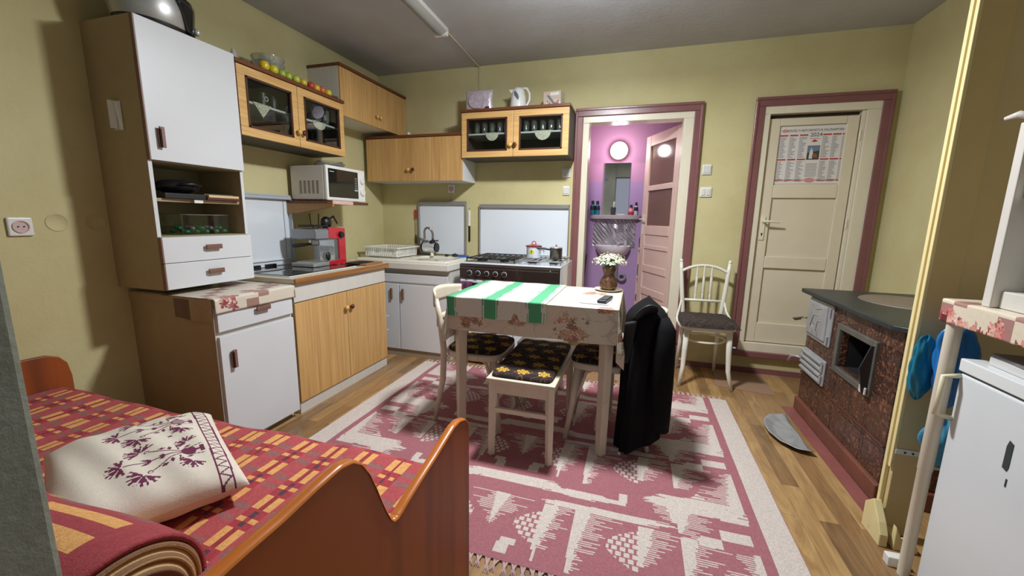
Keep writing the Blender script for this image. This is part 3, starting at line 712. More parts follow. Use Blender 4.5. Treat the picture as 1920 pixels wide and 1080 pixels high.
single('glass_dish', m, GLASSW, 'shallow clear glass dish on top of the microwave', 'dish', (-2.34, 2.72, 1.615), 0, smooth=True)
m = MB(); m.lathe((0, 0, 0), [(0.05, 0), (0.085, 0.012), (0.10, 0.03), (0.097, 0.03), (0.08, 0.014), (0.0001, 0.004)], 30)
single('glass_dish', m, GLASSW, 'small clear glass dish stacked in the dish on the microwave', 'dish', (-2.34, 2.72, 1.630), 0, smooth=True)
m = MB().tube([(XL+0.006, 2.70, 1.26), (XL+0.02, 2.69, 1.18), (-2.46, 2.66, 1.13)], 0.004, 6)
single('power_cord', m, mat('grey_cord', (120, 110, 100), 0.6), 'thin grey cord running down behind the espresso machine', 'cord', smooth='all')
m = MB().tube([(XL+0.006, 2.80, 1.26), (XL+0.006, 2.79, 1.10), (XL+0.01, 2.76, 0.95), (XL+0.03, 2.74, 0.88)], 0.003, 6)
single('power_cord', m, mat('brown_cord', (110, 84, 62), 0.6), 'thin brown cord hanging on the wall right of the espresso machine', 'cord', smooth='all')

# ------------------------------------------------------------------ glazed wall cabinets
def glazed_cabinet(label, loc, rz, W, H, D, doors, name='glazed_cabinet'):
    t = thing(name, label, 'cabinet', loc, rz)
    m = MB(); m.box(0, W, -D, -D+0.0, 0, 0.0) if False else None
    m.box(0, 0.016, -D, 0, 0, H-0.02); m.box(W-0.016, W, -D, 0, 0, H-0.02); m.box(0.016, W-0.016, -D, 0, 0, 0.016); m.box(0.016, W-0.016, -D, 0, H-0.036, H-0.02); m.box(0.016, W-0.016, -0.006, 0, 0.016, H-0.036)
    obj('carcass', m, mat('carcass_grey', (84, 80, 72), 0.6), t)
    obj('cornice', bx(-0.006, W+0.006, -D-0.026, 0, H-0.02, H+0.003), BROWN, t, bevel=0.003)
    obj('shelf', bx(0.016, W-0.016, -D+0.03, -0.006, H*0.49, H*0.49+0.012), WHITE, t)
    for i, (a, b) in enumerate(doors):
        f = 0.052; z0, z1 = 0.0, H-0.024
        m = MB(); m.box(a, b, -D-0.018, -D-0.001, z0, z0+f); m.box(a, b, -D-0.018, -D-0.001, z1-f, z1); m.box(a, a+f, -D-0.018, -D-0.001, z0+f, z1-f); m.box(b-f, b, -D-0.018, -D-0.001, z0+f, z1-f)
        d = obj('door', m, OAKH, t, bevel=0.002)
        g = 0.010; A, B, Z0, Z1 = a+f, b-f, z0+f, z1-f
        m = MB(); m.box(A-0.002, A+g, -D-0.022, -D-0.012, Z0, Z1); m.box(B-g, B+0.002, -D-0.022, -D-0.012, Z0, Z1); m.box(A, B, -D-0.022, -D-0.012, Z0-0.002, Z0+g); m.box(A, B, -D-0.022, -D-0.012, Z1-g, Z1+0.002)
        obj('bead', m, BEAD, d); obj('pane', bx(A+0.002, B-0.002, -D-0.010, -D-0.007, Z0+0.002, Z1-0.002), GLASS, d)
        knob(d, b-0.018 if i == 0 else a+0.018, -D-0.018, 0.092, i == 1)
    return t
glazed_cabinet('glazed oak wall cabinet above the microwave on the left wall', (XL, 1.890, 1.705), 90, 0.885, 0.412, 0.305, [(0.002, 0.434), (0.438, 0.883)])
glazed_cabinet('glazed oak wall cabinet left of the bathroom door, holding tall glasses', (-1.512, YB, 1.765), 0, 0.935, 0.392, 0.312, [(0.002, 0.466), (0.470, 0.933)])
def oak_cabinet(label, loc, rz, W, H, D, split, kz, leftc):
    t = thing('wall_cabinet', label, 'cabinet', loc, rz)
    obj('carcass', bx(0, W, -D, 0, 0, H-0.02), leftc, t, bevel=0.001)
    obj('cornice', bx(-0.006, W+0.004, -D-0.026, 0, H-0.02, H+0.002), BROWN, t, bevel=0.003)
    for i, (a, b) in enumerate(((0.001, split-0.002), (split+0.002, W-0.001))):
        d = obj('door', bx(a, b, -D-0.018, -D-0.001, 0.0, H-0.024), OAK, t, bevel=0.002)
        knob(d, split-0.024 if i == 0 else split+0.024, -D-0.018, kz, i == 1 and leftc is not WHITE2, 0.016)
    return t
oak_cabinet('high oak wall cabinet in the corner right below the ceiling', (XL, 2.778, 2.02), 90, 0.925, 0.378, 0.285, 0.46, 0.085, WHITE2)
oak_cabinet('low oak wall cabinet on the back wall above the sink', (-2.50, YB, 1.575), 0, 0.985, 0.405, 0.292, 0.478, 0.10, WHITE)

# contents: doilies, glasses, cups
LACE = NT('lace'); LACE.set(0.9)
def lace_mat():
    t = LACE; tr = t.node('ShaderNodeBsdfTransparent'); mx = t.node('ShaderNodeMixShader'); v = t.node('ShaderNodeTexVoronoi'); v.inputs['Scale'].default_value = 130
    v.feature = 'DISTANCE_TO_EDGE'; t.link(t.coord(), v.inputs['Vector']); t.b.inputs['Base Color'].default_value = (*lin((228, 222, 204)), 1)
    r = t.ramp(v.outputs[0], [(0.10, (1, 1, 1)), (0.22, (0.25, 0.25, 0.25))]); t.link(r, mx.inputs[0]); t.link(tr.outputs[0], mx.inputs[1]); t.link(t.b.outputs[0], mx.inputs[2]); t.link(mx.outputs[0], t.out.inputs['Surface'])
lace_mat()
def doily(label, loc, rz, w=0.12, h=0.07, tri=False):
    pts = [(-w/2, 0), (w/2, 0)]+([(0.0, -h)] if tri else [(w/2*math.cos(a), -h*math.sin(a)) for a in [i*PI/12 for i in range(1, 12)]])
    m = MB().prism([(x, z) for x, z in pts], -0.002, 0.0, 'y'); m.box(-w/2, w/2, -0.002, 0.15, 0.0, 0.0015)
    return single('doily', m, LACE.m, label, 'doily', loc, rz)
zs1 = 1.705+0.412*0.49+0.013; zs2 = 1.765+0.392*0.49+0.013
doily('pointed lace doily hanging over the shelf behind the left pane above the microwave', (-2.255-0.02, 2.085, zs1), 90, 0.13, 0.08, True)
doily('small lace doily hanging over the shelf behind the right pane above the microwave', (-2.255-0.02, 2.56, zs1), 90, 0.13, 0.055)
doily('round lace doily hanging in the left half of the cabinet with tall glasses', (-1.245, 3.402+0.02, zs2), 0, 0.12, 0.065)
doily('round lace doily hanging in the right half of the cabinet with tall glasses', (-0.80, 3.402+0.02, zs2), 0, 0.14, 0.075)
gp = MB().lathe((0, 0, 0), [(0.016, 0), (0.020, 0.004), (0.026, 0.03), (0.028, 0.095), (0.0268, 0.095), (0.024, 0.03), (0.0001, 0.007)], 18)
g0 = None
for k, x in enumerate([-1.40, -1.33, -1.26, -1.19, -1.13, -0.955, -0.885, -0.81, -0.74, -0.67]):
    loc = (x, 3.47, zs2+0.0015)
    lab = '%s of five tall glasses behind the %s pane by the door' % (('leftmost', 'second from left', 'middle', 'fourth from left', 'rightmost')[k % 5], 'left' if k < 5 else 'right')
    if g0 is None: g0 = single('drinking_glass', gp, GLASSW, lab, 'glass', loc, 0, 'tall glasses in the left half', smooth=True); o = g0
    else: o = g0.copy(); COL.objects.link(o); o.location = loc
    o['label'] = lab; o['group'] = 'tall glasses in the left half' if x < -1.05 else 'tall glasses in the right half'
AMBER = glass_mat('amber_glass', (0.45, 0.20, 0.08), 0.20, 0.05, 0.45, (112, 52, 26))
cp = MB().lathe((0, 0, 0), [(0.02, 0), (0.03, 0.005), (0.034, 0.05), (0.032, 0.05), (0.028, 0.008), (0.0001, 0.006)], 18)
c0 = None
for k, x in enumerate([-1.28, -1.16, -0.93, -0.82, -0.70]):
    if c0 is None: c0 = single('tumbler', cp, AMBER, '', 'glass', (0, 0, 0), 0, 'x', smooth=True); o = c0
    else: o = c0.copy(); COL.objects.link(o)
    o.location = (x, 3.48, 1.7815)
    L = x < -1.05
    o['label'] = ('left of two amber tumblers below the tall glasses, left pane', 'right of two amber tumblers below the tall glasses, left pane', 'leftmost of three amber tumblers below the tall glasses, right pane', 'middle of three amber tumblers below the tall glasses, right pane', 'rightmost of three amber tumblers below the tall glasses, right pane')[k]
    o['group'] = 'amber tumblers in the left half' if L else 'amber tumblers in the right half'
b0 = MB().lathe((0, 0, 0), [(0.02, 0), (0.045, 0.018), (0.044, 0.02), (0.0001, 0.006)], 18)
for k, (x, l) in enumerate(((2.00, 'first'), (2.12, 'second'), (2.24, 'third'))):
    single('saucer', b0, WHITEP, 'white saucer, %s from the tall cupboard, on the floor of the cabinet above the microwave' % l, 'saucer', (-2.31, x, 1.7215), smooth=True)
for k, (x, l) in enumerate(((2.42, 'leftmost'), (2.50, 'middle'), (2.62, 'rightmost'))):
    single('small_bowl', MB().lathe((0, 0, 0), [(0.015, 0), (0.03, 0.03), (0.028, 0.03), (0.0001, 0.005)], 16), GLASSW, '%s of three small clear bowls behind the right pane above the microwave' % l, 'bowl', (-2.32, x, 1.7215), smooth=True)
t = thing('camera_mug', 'black mug with white ring on the shelf behind the left pane', 'mug', (-2.33, 2.13, zs1+0.003)); obj('cup', MB().lathe((0, 0, 0), [(0.04, 0), (0.042, 0.075), (0.038, 0.075), (0.036, 0.006), (0.0001, 0.006)], 20), BLACK, t, smooth=True); obj('ring', MB().tube([(0.042, 0.013*math.cos(a*PI/8), 0.04+0.013*math.sin(a*PI/8)) for a in range(16)], 0.0025, 6, closed=True), WHITEP, t)
t = thing('coffee_pot', 'dark coffee pot with handle on the shelf behind the left pane', 'pot', (-2.34, 2.22, zs1+0.001)); obj('pot_body', MB().lathe((0, 0, 0), [(0.035, 0), (0.04, 0.05), (0.03, 0.085), (0.0001, 0.095)], 20), BLACK, t, smooth=True); obj('pot_handle', MB().tube([(0, 0.035, 0.07), (0, 0.065, 0.06), (0, 0.06, 0.02), (0, 0.038, 0.012)], 0.005, 8), BLACK, t, smooth=True)
single('drinking_glass', gp, GLASSW, 'tall clear glass at the right end of the shelf above the microwave', 'glass', (-2.30, 2.66, zs1+0.003), smooth=True)
single('mug', MB().lathe((0, 0, 0), [(0.04, 0), (0.042, 0.07), (0.038, 0.07), (0.036, 0.006), (0.0001, 0.006)], 20), BLACK, 'dark mug at the left of the shelf behind the right pane', 'mug', (-2.34, 2.44, zs1+0.001), smooth=True)

# on top of glazed cabinet (left)
TZ = 1.705+0.412+0.0035
names = ['yellow apple nearest the tall cupboard in the row on the cabinet', 'second apple of the row, large and yellow green', 'third apple of the row, green', 'fourth apple of the row, small and green', 'fifth apple of the row, pale green with a bright shine', 'sixth apple of the row, yellow, before the red one', 'red and yellow apple in the row above the cabinet door', 'yellow apple right after the red one in the row', 'orange red apple beside the last yellow one', 'yellow apple at the far right end of the row']
cols = [(222, 192, 40), (206, 200, 50), (160, 182, 70), (170, 190, 60), (190, 198, 80), (212, 190, 60), (196, 66, 50), (224, 176, 60), (214, 110, 60), (222, 200, 50)]
ys = [2.115, 2.185, 2.245, 2.300, 2.362, 2.428, 2.492, 2.548, 2.598, 2.665]
for k in range(10):
    R_ = 0.031 if k in (0, 1) else 0.0265
    t = thing('apple', names[k], 'apple', (-2.268-0.004*(k % 2), ys[k], TZ))
    m = MB().lathe((0, 0, 0), [(0.0001, 0.15*R_), (0.4*R_, 0.02*R_), (0.8*R_, 0.25*R_), (R_, 0.95*R_), (0.85*R_, 1.6*R_), (0.45*R_, 1.9*R_), (0.12*R_, 1.78*R_), (0.0001, 1.7*R_)], 18)
    obj('fruit', m, mat('apple_skin', cols[k], 0.3, var=0.15, vs=20, coat=0.3), t, smooth='all')
    obj('stem', MB().cyl((0, 0, 1.7*R_), (0.003, 0.002, 2.1*R_), 0.0015, n=6), BEAD, t)
for k, (r, z, l) in enumerate(((0.098, 0, 'lowest'), (0.098, 0.037, 'second from bottom'), (0.098, 0.074, 'third from bottom'), (0.098, 0.111, 'topmost'))):
    single('plastic_bowl', MB().lathe((0, 0, 0), [(r*0.86, 0), (r, 0.028), (r*1.01, 0.036), (r*0.96, 0.036), (r*0.82, 0.004), (0.0001, 0.004)], 30), glass_mat('clear_plastic_bowl', (0.86, 0.88, 0.88), 0.16, 0.1, 0.18, (214, 214, 214)), 'clear bowl behind the apples, %s of its stack of four' % l, 'bowl', (-2.42, 2.29, TZ+z), smooth=True)
single('jar', MB().lathe((0, 0, 0), [(0.016, 0), (0.017, 0.035), (0.010, 0.045), (0.010, 0.055), (0.0001, 0.056)], 14), CHROME, 'tiny silver bottle on the cabinet next to the tall cupboard', 'bottle', (-2.28, 1.925, TZ), smooth=True)
single('glass_dish', MB().lathe((0, 0, 0), [(0.03, 0), (0.05, 0.02), (0.048, 0.02), (0.0001, 0.005)], 20), GLASSW, 'small clear dish after the last apple by the corner cabinet', 'dish', (-2.30, 2.735, TZ), smooth=True)
single('light_bulb', MB().ell((0, 0, 0.014), 0.014, 14).cyl((0.0, 0.012, 0.014), (0, 0.03, 0.012), 0.007, n=10), WHITEP, 'small white bulb lying on the cornice of the low oak cabinet', 'bulb', (-2.06, 3.43, 1.983), smooth='all')

# on top of the right glazed cabinet
TZ2 = 1.765+0.392+0.0035
t = thing('coffee_packet', 'shiny silver and lilac foil packet at the left end of the cabinet top', 'packet', (-1.395, 3.50, TZ2), 3)
m = MB().grid(lambda u, v: ((u-0.5)*0.245, -0.035*math.sin(PI*min(1, max(0, u)))**0.4*math.sin(PI*(0.06+0.94*v))**0.35, 0.185*v), 22, 18); m.grid(lambda u, v: ((u-0.5)*0.245, 0.03*math.sin(PI*u)**0.4*math.sin(PI*(0.06+0.94*v))**0.35+0.001, 0.185*v), 22, 18)
obj('foil', m, FOIL, t, smooth='all')
obj('print_patch', MB().prism([(-0.01+0.075*math.cos(a*PI/12), 0.085+0.06*math.sin(a*PI/12)) for a in range(24)], -0.041, -0.036, 'y'), mat('lilac_print', (208, 194, 206), 0.3, metal=0.3, var=0.25, vs=30), t)
obj('print_badge', MB().prism([(0.082+0.022*math.cos(a*PI/10), 0.028+0.012*math.sin(a*PI/10)) for a in range(20)], -0.038, -0.032, 'y'), mat('dark_badge', (60, 50, 70), 0.4), t)
t = thing('electric_kettle', 'white electric kettle with grey leaf emblem on top of the glazed cabinet', 'kettle', (-1.045, 3.52, TZ2))
obj('jug', MB().lathe((0, 0, 0), [(0.066, 0), (0.070, 0.012), (0.071, 0.03), (0.064, 0.10), (0.052, 0.155), (0.035, 0.18), (0.0001, 0.188)], 30), WHITEP, t, smooth='all')
obj('spout', MB().prism([(-0.052, 0.13), (-0.088, 0.170), (-0.045, 0.172)], -0.015, 0.015, 'y'), WHITEP, t, bevel=0.004)
obj('handle', MB().tube([(0.03, 0, 0.178), (0.075, 0, 0.172), (0.098, 0, 0.13), (0.098, 0, 0.08), (0.075, 0, 0.035), (0.055, 0, 0.022)], [0.012, 0.011, 0.009, 0.009, 0.009, 0.01], 10), WHITEP, t, smooth='all')
obj('leaf_emblem', MB().grid(lambda u, v: (0.002+0.016*(2*u-1)*math.sin(PI*v)**0.8+0.016*math.sin(2.4*(v-0.5)), -0.003-math.sqrt(max(0, (0.0715-0.105*max(0, (0.070+0.078*(1-v))-0.03)*0.95)**2-(0.002+0.016*(2*u-1)*math.sin(PI*v)**0.8+0.016*math.sin(2.4*(v-0.5)))**2)), 0.070+0.078*(1-v)), 6, 8), mat('grey_leaf', (92, 104, 112), 0.4), t, smooth='all')
obj('base', MB().cyl((0, 0, 0), (0, 0, 0.014), 0.074, n=30), mat('kettle_base', (206, 206, 204), 0.4), t, smooth=True)
t = thing('appliance_box', 'small cardboard box with printed mixer picture at the right end of the cabinet top', 'box', (-0.725, 3.54, TZ2), -8)
mb = MB().grid(lambda u, v: (-0.09+0.15*u, -0.0501, 0.0+0.13*v), 40, 36)
C_ = centers(mb); pt = flowers(C_[:, [0, 2]]*1.0, [(-0.06, 0.03, 0.03), (0.0, 0.02, 0.02), (0.03, 0.04, 0.02)], [hexc(150, 70, 60), hexc(206, 170, 150), hexc(230, 224, 216)], 0.014, 14, hexc(204, 186, 166), 5)
mk = np.abs((C_[:, 0]+0.02)+(C_[:, 2]-0.06)*0.8) < 0.012; mk &= (C_[:, 2] > 0.03) & (C_[:, 2] < 0.10); pt[mk] = hexc(120, 124, 140)
pt[(C_[:, 2] > 0.098) & (C_[:, 2] < 0.118) & (C_[:, 0] > -0.03) & (C_[:, 0] < 0.045)] = hexc(236, 232, 226)
obj('printed_face', mb, PAPER, t, pattern=pt)
obj('carton', bx(-0.09, 0.06, -0.05, 0.055, 0, 0.13), mat('pale_carton', (206, 196, 180), 0.7, var=0.1, vs=30), t)
obj('side_text', MB().box(0.0605, 0.0615, -0.03, 0.03, 0.03, 0.034).box(0.0605, 0.0615, -0.03, 0.03, 0.05, 0.053).box(0.0605, 0.0615, -0.03, 0.02, 0.07, 0.073), mat('grey_print', (130, 124, 118), 0.7), t)

# ------------------------------------------------------------------ sink unit
t = thing('sink_cabinet', 'white kitchen sink cabinet in the corner beside the cooker', 'cabinet', (-2.525, YB-0.004, 0))
W_, D_ = 1.02, 0.616
m = MB(); m.box(0, W_, -D_, -0.02, 0.04, 0.70); m.box(0, W_, -D_+0.03, -0.02, 0, 0.04); m.box(0, W_, -D_+0.03, -0.02, 0.70, 0.80)
obj('carcass', m, WHITE2, t, bevel=0.002)
obj('kick_board', bx(0.30, W_, -D_-0.004, -D_, 0.0, 0.062), mat('beige_kick', (160, 142, 122), 0.5), t)
obj('drawer_front', bx(0.25, W_-0.003, -D_-0.012, -D_, 0.680, 0.752), WHITE, t, bevel=0.002)
for a, b, hx in ((0.25, 0.542, 0.475), (0.550, W_-0.006, 0.590)):
    d = obj('door', bx(a, b, -D_-0.018, -D_-0.001, 0.068, 0.662), WHITE, t, bevel=0.002)
    obj('handle', MB().box(hx-0.011, hx+0.011, -D_-0.036, -D_-0.028, 0.525, 0.625).box(hx-0.011, hx-0.004, -D_-0.036, -D_-0.018, 0.53, 0.62), mat('brass_brown_handle', (150, 116, 84), 0.35, metal=0.3), d, bevel=0.002)
obj('worktop', bx(-0.01, W_+0.012, -D_-0.035, 0, 0.800, 0.852), mat('cream_white_top', (220, 216, 208), 0.4), t, bevel=0.004)
t = thing('sink', 'cream ceramic kitchen sink with draining area and round basin', 'sink', (-2.47, 3.665, 0.8525))
# rim with a sunk basin
def sinkfn(u, v):
    x = 0.93*u; y = -0.53+0.53*v; z = 0.020
    e = min(x, 0.93-x, y+0.53, -y)
    if e < 0.015: z = 0.004+0.016*max(0, e)/0.015
    bxm = max(abs(x-0.66)/0.20, abs(y+0.235)/0.165)
    q = (abs(x-0.66)/0.20)**4+(abs(y+0.235)/0.165)**4
    if q < 1: z = 0.020-0.030*min(1, (1-q)*4)
    if 0.06 < x < 0.40 and -0.47 < y < -0.06: z -= 0.004 - (0.003 if int(y*60) % 2 else 0)
    return (x, y, z)
obj('sink_top', MB().grid(sinkfn, 93, 53), mat('cream_ceramic', (228, 222, 204), 0.15, coat=0.4), t, smooth='all')
obj('drain', MB().lathe((0.66, -0.235, -0.0095), [(0.0001, 0.001), (0.03, 0.001), (0.034, 0.0)], 20), CHROME, t, smooth=True)
obj('rim_edge', MB().box(0, 0.93, -0.53, -0.526, 0, 0.006).box(0.926, 0.93, -0.53, 0, 0, 0.006).box(0, 0.004, -0.53, 0, 0, 0.006), mat('cream_ceramic_edge', (220, 212, 192), 0.2), t)
# tap (instant heater type)
t = thing('kitchen_tap', 'chrome kitchen tap with round heater body and curved grey spout', 'tap', (-1.955, 3.60, 0.871))
obj('stand', MB().cyl((0.035, -0.02, 0), (0.035, -0.02, 0.05), 0.020, 0.016), mat('cream_base', (226, 220, 200), 0.3), t, smooth=True)
obj('heater_body', MB().cyl((-0.055, -0.02, 0.085), (0.075, -0.02, 0.085), 0.045, n=28), CHROME, t, smooth=True, bevel=0.004)
obj('end_cap', MB().cyl((-0.070, -0.02, 0.085), (-0.055, -0.02, 0.085), 0.046, n=28).cyl((0.075, -0.02, 0.085), (0.092, -0.02, 0.085), 0.046, n=28), BLACK, t, smooth=True)
obj('spout', MB().tube([(-0.045, -0.02, 0.12)]+[(-0.045+0.045*(1-math.cos(a)), -0.02-0.02*math.sin(a), 0.215+0.06*math.sin(a)) for a in [i*PI/10 for i in range(11)]]+[(0.045, -0.02, 0.15)], 0.0105, 12), mat('brushed_spout', (150, 142, 138), 0.3, metal=0.8), t, smooth='all')
obj('lever', MB().lathe((0.04, -0.02, 0.13), [(0.03, 0), (0.028, 0.018), (0.012, 0.028), (0.0001, 0.03)], 18).box(0.04, 0.105, -0.027, -0.013, 0.15, 0.158), BLACK, t, smooth=True)
single('scourer', MB().ell((0, 0, 0.012), (0.022, 0.018, 0.012), 10), BLACK, 'small dark scouring pad on the sink rim next to the tap', 'scourer', (-1.77, 3.60, 0.871), smooth='all')
single('scourer', MB().ell((0, 0, 0.016), (0.035, 0.024, 0.016), 10).cyl((0, 0, 0.02), (0, 0, 0.036), 0.006, n=8), mat('black_plug', (40, 38, 42), 0.5), 'larger black sink plug lying right of the small dark pad', 'plug', (-1.685, 3.605, 0.871), smooth='all')
single('sponge', bx(-0.05, 0.05, -0.025, 0.025, 0, 0.022), mat('blue_sponge', (44, 96, 170), 0.9, bump=0.4, bs=120), 'blue sponge at the right rear corner of the sink', 'sponge', (-1.605, 3.62, 0.866), 0, bevel=0.005)
# dish rack
t = thing('dish_rack', 'white plastic dish drainer on the left side of the sink', 'dish rack', (-2.26, 3.40, 0.877), -3)
m = MB(); w, d, h = 0.18, 0.165, 0.085
m.tube([(-w-0.015, -d-0.015, h), (w+0.015, -d-0.015, h), (w+0.015, d+0.015, h), (-w-0.015, d+0.015, h)], 0.006, 8, closed=True)
m.box(-w-0.02, w+0.02, -d-0.02, -d, h-0.004, h+0.004); m.box(-w-0.02, w+0.02, d, d+0.02, h-0.004, h+0.004); m.box(-w-0.02, -w, -d, d, h-0.004, h+0.004); m.box(w, w+0.02, -d, d, h-0.004, h+0.004)
m.tube([(-w+0.01, -d+0.01, 0.008), (w-0.01, -d+0.01, 0.008), (w-0.01, d-0.01, 0.008), (-w+0.01, d-0.01, 0.008)], 0.008, 8, closed=True)
obj('rim', m, WHITEP, t, smooth=True)
m = MB()
for k in range(15):
    x = -w+0.012+k*(2*w-0.024)/14
    for s in (-1, 1): m.box(x-0.005, x+0.005, s*d-0.003-s*0.004, s*d+0.003-s*0.004, 0.008, h)
for k in range(13):
    y = -d+0.012+k*(2*d-0.024)/12
    for s in (-1, 1): m.box(s*w-0.003-s*0.004, s*w+0.003-s*0.004, y-0.005, y+0.005, 0.008, h)
obj('bars', m, WHITEP, t)
m = MB(); m.box(-w+0.01, w-0.01, -d+0.01, d-0.01, 0.004, 0.008); obj('tray', m, WHITEP, t)
m = MB().lathe((0, 0, 0), [(0.052, 0), (0.050, 0.02), (0.03, 0.048), (0.0001, 0.052)], 24)
single('bowl', m, mat('pinkish_china', (222, 208, 202), 0.2, coat=0.4), 'upturned pale china bowl in the dish rack', 'bowl', (-2.22, 3.44, 0.887), 0, smooth='all')
single('spoon', MB().tube([(0, 0, 0.0), (0.02, 0.01, 0.10), (0.03, 0.012, 0.15)], 0.0025, 6), STEEL, 'thin metal spoon handle sticking up from the dish rack', 'spoon', (-2.12, 3.41, 0.887), smooth='all')
# splash panel above the sink
def splash(label, x0, W, H, Z):
    t = thing('splashback', label, 'splashback', (x0, YB, Z))
    obj('panel', bx(0.006, W-0.006, -0.016, -0.008, 0.0, H-0.006), WHITEE, t, bevel=0.002)
    m = MB(); m.box(0, W, -0.038, -0.001, H-0.006, H); m.box(0.006, W-0.006, -0.040, -0.036, H-0.034, H-0.006); m.box(0, 0.006, -0.038, -0.001, 0.01, H-0.008); m.box(W-0.006, W, -0.038, -0.001, 0.01, H-0.008)
    obj('rim', m, GREYE, t, bevel=0.003)
    return t
s1 = splash('smaller white splash panel with grey rim behind the kitchen tap', -2.118, 0.512, 0.52, 0.885)
splash('wide white splash panel with grey rim behind the gas cooker', -1.462, 0.866, 0.48, 0.90)
# checkered sticker at bottom-left of the panel
m = MB(); k_ = 0
for i in range(14):
    for j in range(9):
        if (i+j) % 2: m.box(-2.095+0.0125*i, -2.0825+0.0125*i, YB-0.018, YB-0.0165, 0.905+0.0125*j+0.0, 0.9175+0.0125*j)
single('checked_sticker', m, mat('dark_check', (64, 62, 66), 0.5), 'black checked sticker at the lower left of the panel behind the tap', 'sticker')
# utensils hanging left of the panel and right
t = thing('ladle', 'red handled utensil hanging left of the splash panel over the sink', 'utensil', (-2.165, YB-0.012, 0.95))
obj('grip', MB().cyl((0, 0, 0.28), (0, 0, 0.37), 0.010, n=10), RED, t, smooth=True)
obj('shaft', MB().cyl((0, 0, 0.12), (0, 0, 0.28), 0.004, n=8), STEEL, t); obj('whisk_head', MB().ell((0, 0, 0.075), (0.010, 0.010, 0.055), 10), mat('whisk_wire', (70, 60, 56), 0.4, metal=0.6), t, smooth='all')
t = thing('vegetable_knife', 'white handled knife hanging right of the splash panel over the sink', 'knife', (-1.575, YB-0.010, 1.02))
obj('grip', MB().box(-0.012, 0.012, -0.005, 0.005, 0.15, 0.30), WHITEP, t, bevel=0.004); obj('blade', MB().box(-0.008, 0.010, -0.001, 0.001, 0.0, 0.15), BLACK, t); obj('nail', MB().cyl((0, 0.008, 0.32), (0, -0.006, 0.32), 0.003, n=8), STEEL, t)
single('vinegar_bottle', MB().lathe((0, 0, 0), [(0.024, 0), (0.026, 0.06), (0.01, 0.09), (0.009, 0.12), (0.0001, 0.122)], 16), mat('brown_bottle', (110, 70, 36), 0.2), 'small brown bottle behind the dish rack at the wall', 'bottle', (-2.13, 3.66, 0.87), smooth=True)

# ------------------------------------------------------------------ gas cooker
t = thing('gas_cooker', 'wide gas cooker with black control panel and white body', 'cooker', (-1.405, 3.68, 0))
W_, D_ = 0.855, 0.565
obj('body', bx(0, W_, -D_, 0, 0.02, 0.872), WHITEE, t, bevel=0.004)
obj('control_panel', MB().box(0.003, W_-0.003, -D_-0.028, -D_, 0.752, 0.868), mat('dark_brown_panel', (38, 28, 26), 0.25, coat=0.3), t, bevel=0.004)
obj('panel_line', MB().box(0.012, W_-0.012, -D_-0.0295, -D_-0.028, 0.838, 0.840).box(0.012, W_-0.012, -D_-0.0295, -D_-0.028, 0.860, 0.862), mat('silver_line', (150, 140, 134), 0.3, metal=0.6), t)
obj('emblem', MB().prism([(0.768, 0.845), (0.782, 0.845), (0.775, 0.856)], -D_-0.030, -D_-0.028, 'y'), STEEL, t)
for k in range(5):
    kx = 0.093+0.076*k
    kn = obj('control_knob', MB().lathe((kx, -D_-0.028, 0.800), [(0.020, 0), (0.019, -0.006), (0.015, -0.008), (0.014, -0.024), (0.0001, -0.026)], 20, axis='y'), BLACK, t, smooth=True)
    obj('ring', MB().lathe((kx, -D_-0.028, 0.800), [(0.0225, 0), (0.0225, -0.004), (0.019, -0.006)], 24, axis='y'), CHROME, kn, smooth=True)
for a, b, nm in ((0.006, 0.468, 'oven_door'), (0.478, W_-0.006, 'storage_door')):
    d = obj(nm, bx(a, b, -D_-0.022, -D_, 0.15, 0.742), WHITEE, t, bevel=0.005)
    obj('window', bx(a+0.03, b-0.03, -D_-0.025, -D_-0.02, 0.30 if nm == 'oven_door' else 0.64, 0.715), BLACKG if nm == 'oven_door' else GREYE, d)
    obj('handle', MB().tube([(a+0.02, -D_-0.022, 0.715), (a+0.02, -D_-0.05, 0.715), (b-0.02, -D_-0.05, 0.715), (b-0.02, -D_-0.022, 0.715)], 0.008, 8), BLACK if nm == 'oven_door' else mat('grey_handle', (90, 90, 100), 0.3), d, smooth=True)
obj('hob_tray', bx(0.0, W_, -D_-0.01, 0, 0.872, 0.884), WHITEE, t, bevel=0.003)
obj('hob_pan', MB().box(0.03, 0.47, -D_+0.03, -0.03, 0.884, 0.888), mat('stained_steel', (130, 122, 112), 0.35, metal=0.6, var=0.3, vs=12), t)
for a, b, r in ((0.14, -0.42, 0.045), (0.34, -0.42, 0.038), (0.14, -0.17, 0.038), (0.34, -0.17, 0.05), (0.58, -0.40, 0.04), (0.76, -0.40, 0.035), (0.58, -0.17, 0.035), (0.76, -0.17, 0.045)):
    obj('burner', MB().lathe((a, b, 0.888), [(r, 0), (r, 0.012), (r*0.75, 0.014), (r*0.7, 0.022), (0.0001, 0.023)], 24), BLACK, t, smooth=True)
for x0, x1, mm in ((0.04, 0.46, BLACK), (0.50, 0.84, mat('steel_wire', (180, 180, 178), 0.3, metal=0.8))):
    m = MB(); m.tube([(x0, -D_+0.04, 0.915), (x1, -D_+0.04, 0.915), (x1, -0.04, 0.915), (x0, -0.04, 0.915)], 0.0055, 8, closed=True)
    n = 8
    for k in range(1, n): x = x0+(x1-x0)*k/n; m.cyl((x, -D_+0.04, 0.915), (x, -0.04, 0.915), 0.0042, n=6)
    m.cyl((x0, -0.28, 0.912), (x1, -0.28, 0.912), 0.0045, n=6)
    for p in ((x0, -D_+0.04), (x1, -D_+0.04), (x0, -0.04), (x1, -0.04)): m.cyl((p[0], p[1], 0.886), (p[0], p[1], 0.915), 0.005, n=6)
    obj('pan_support', m, mm, t, smooth=True)
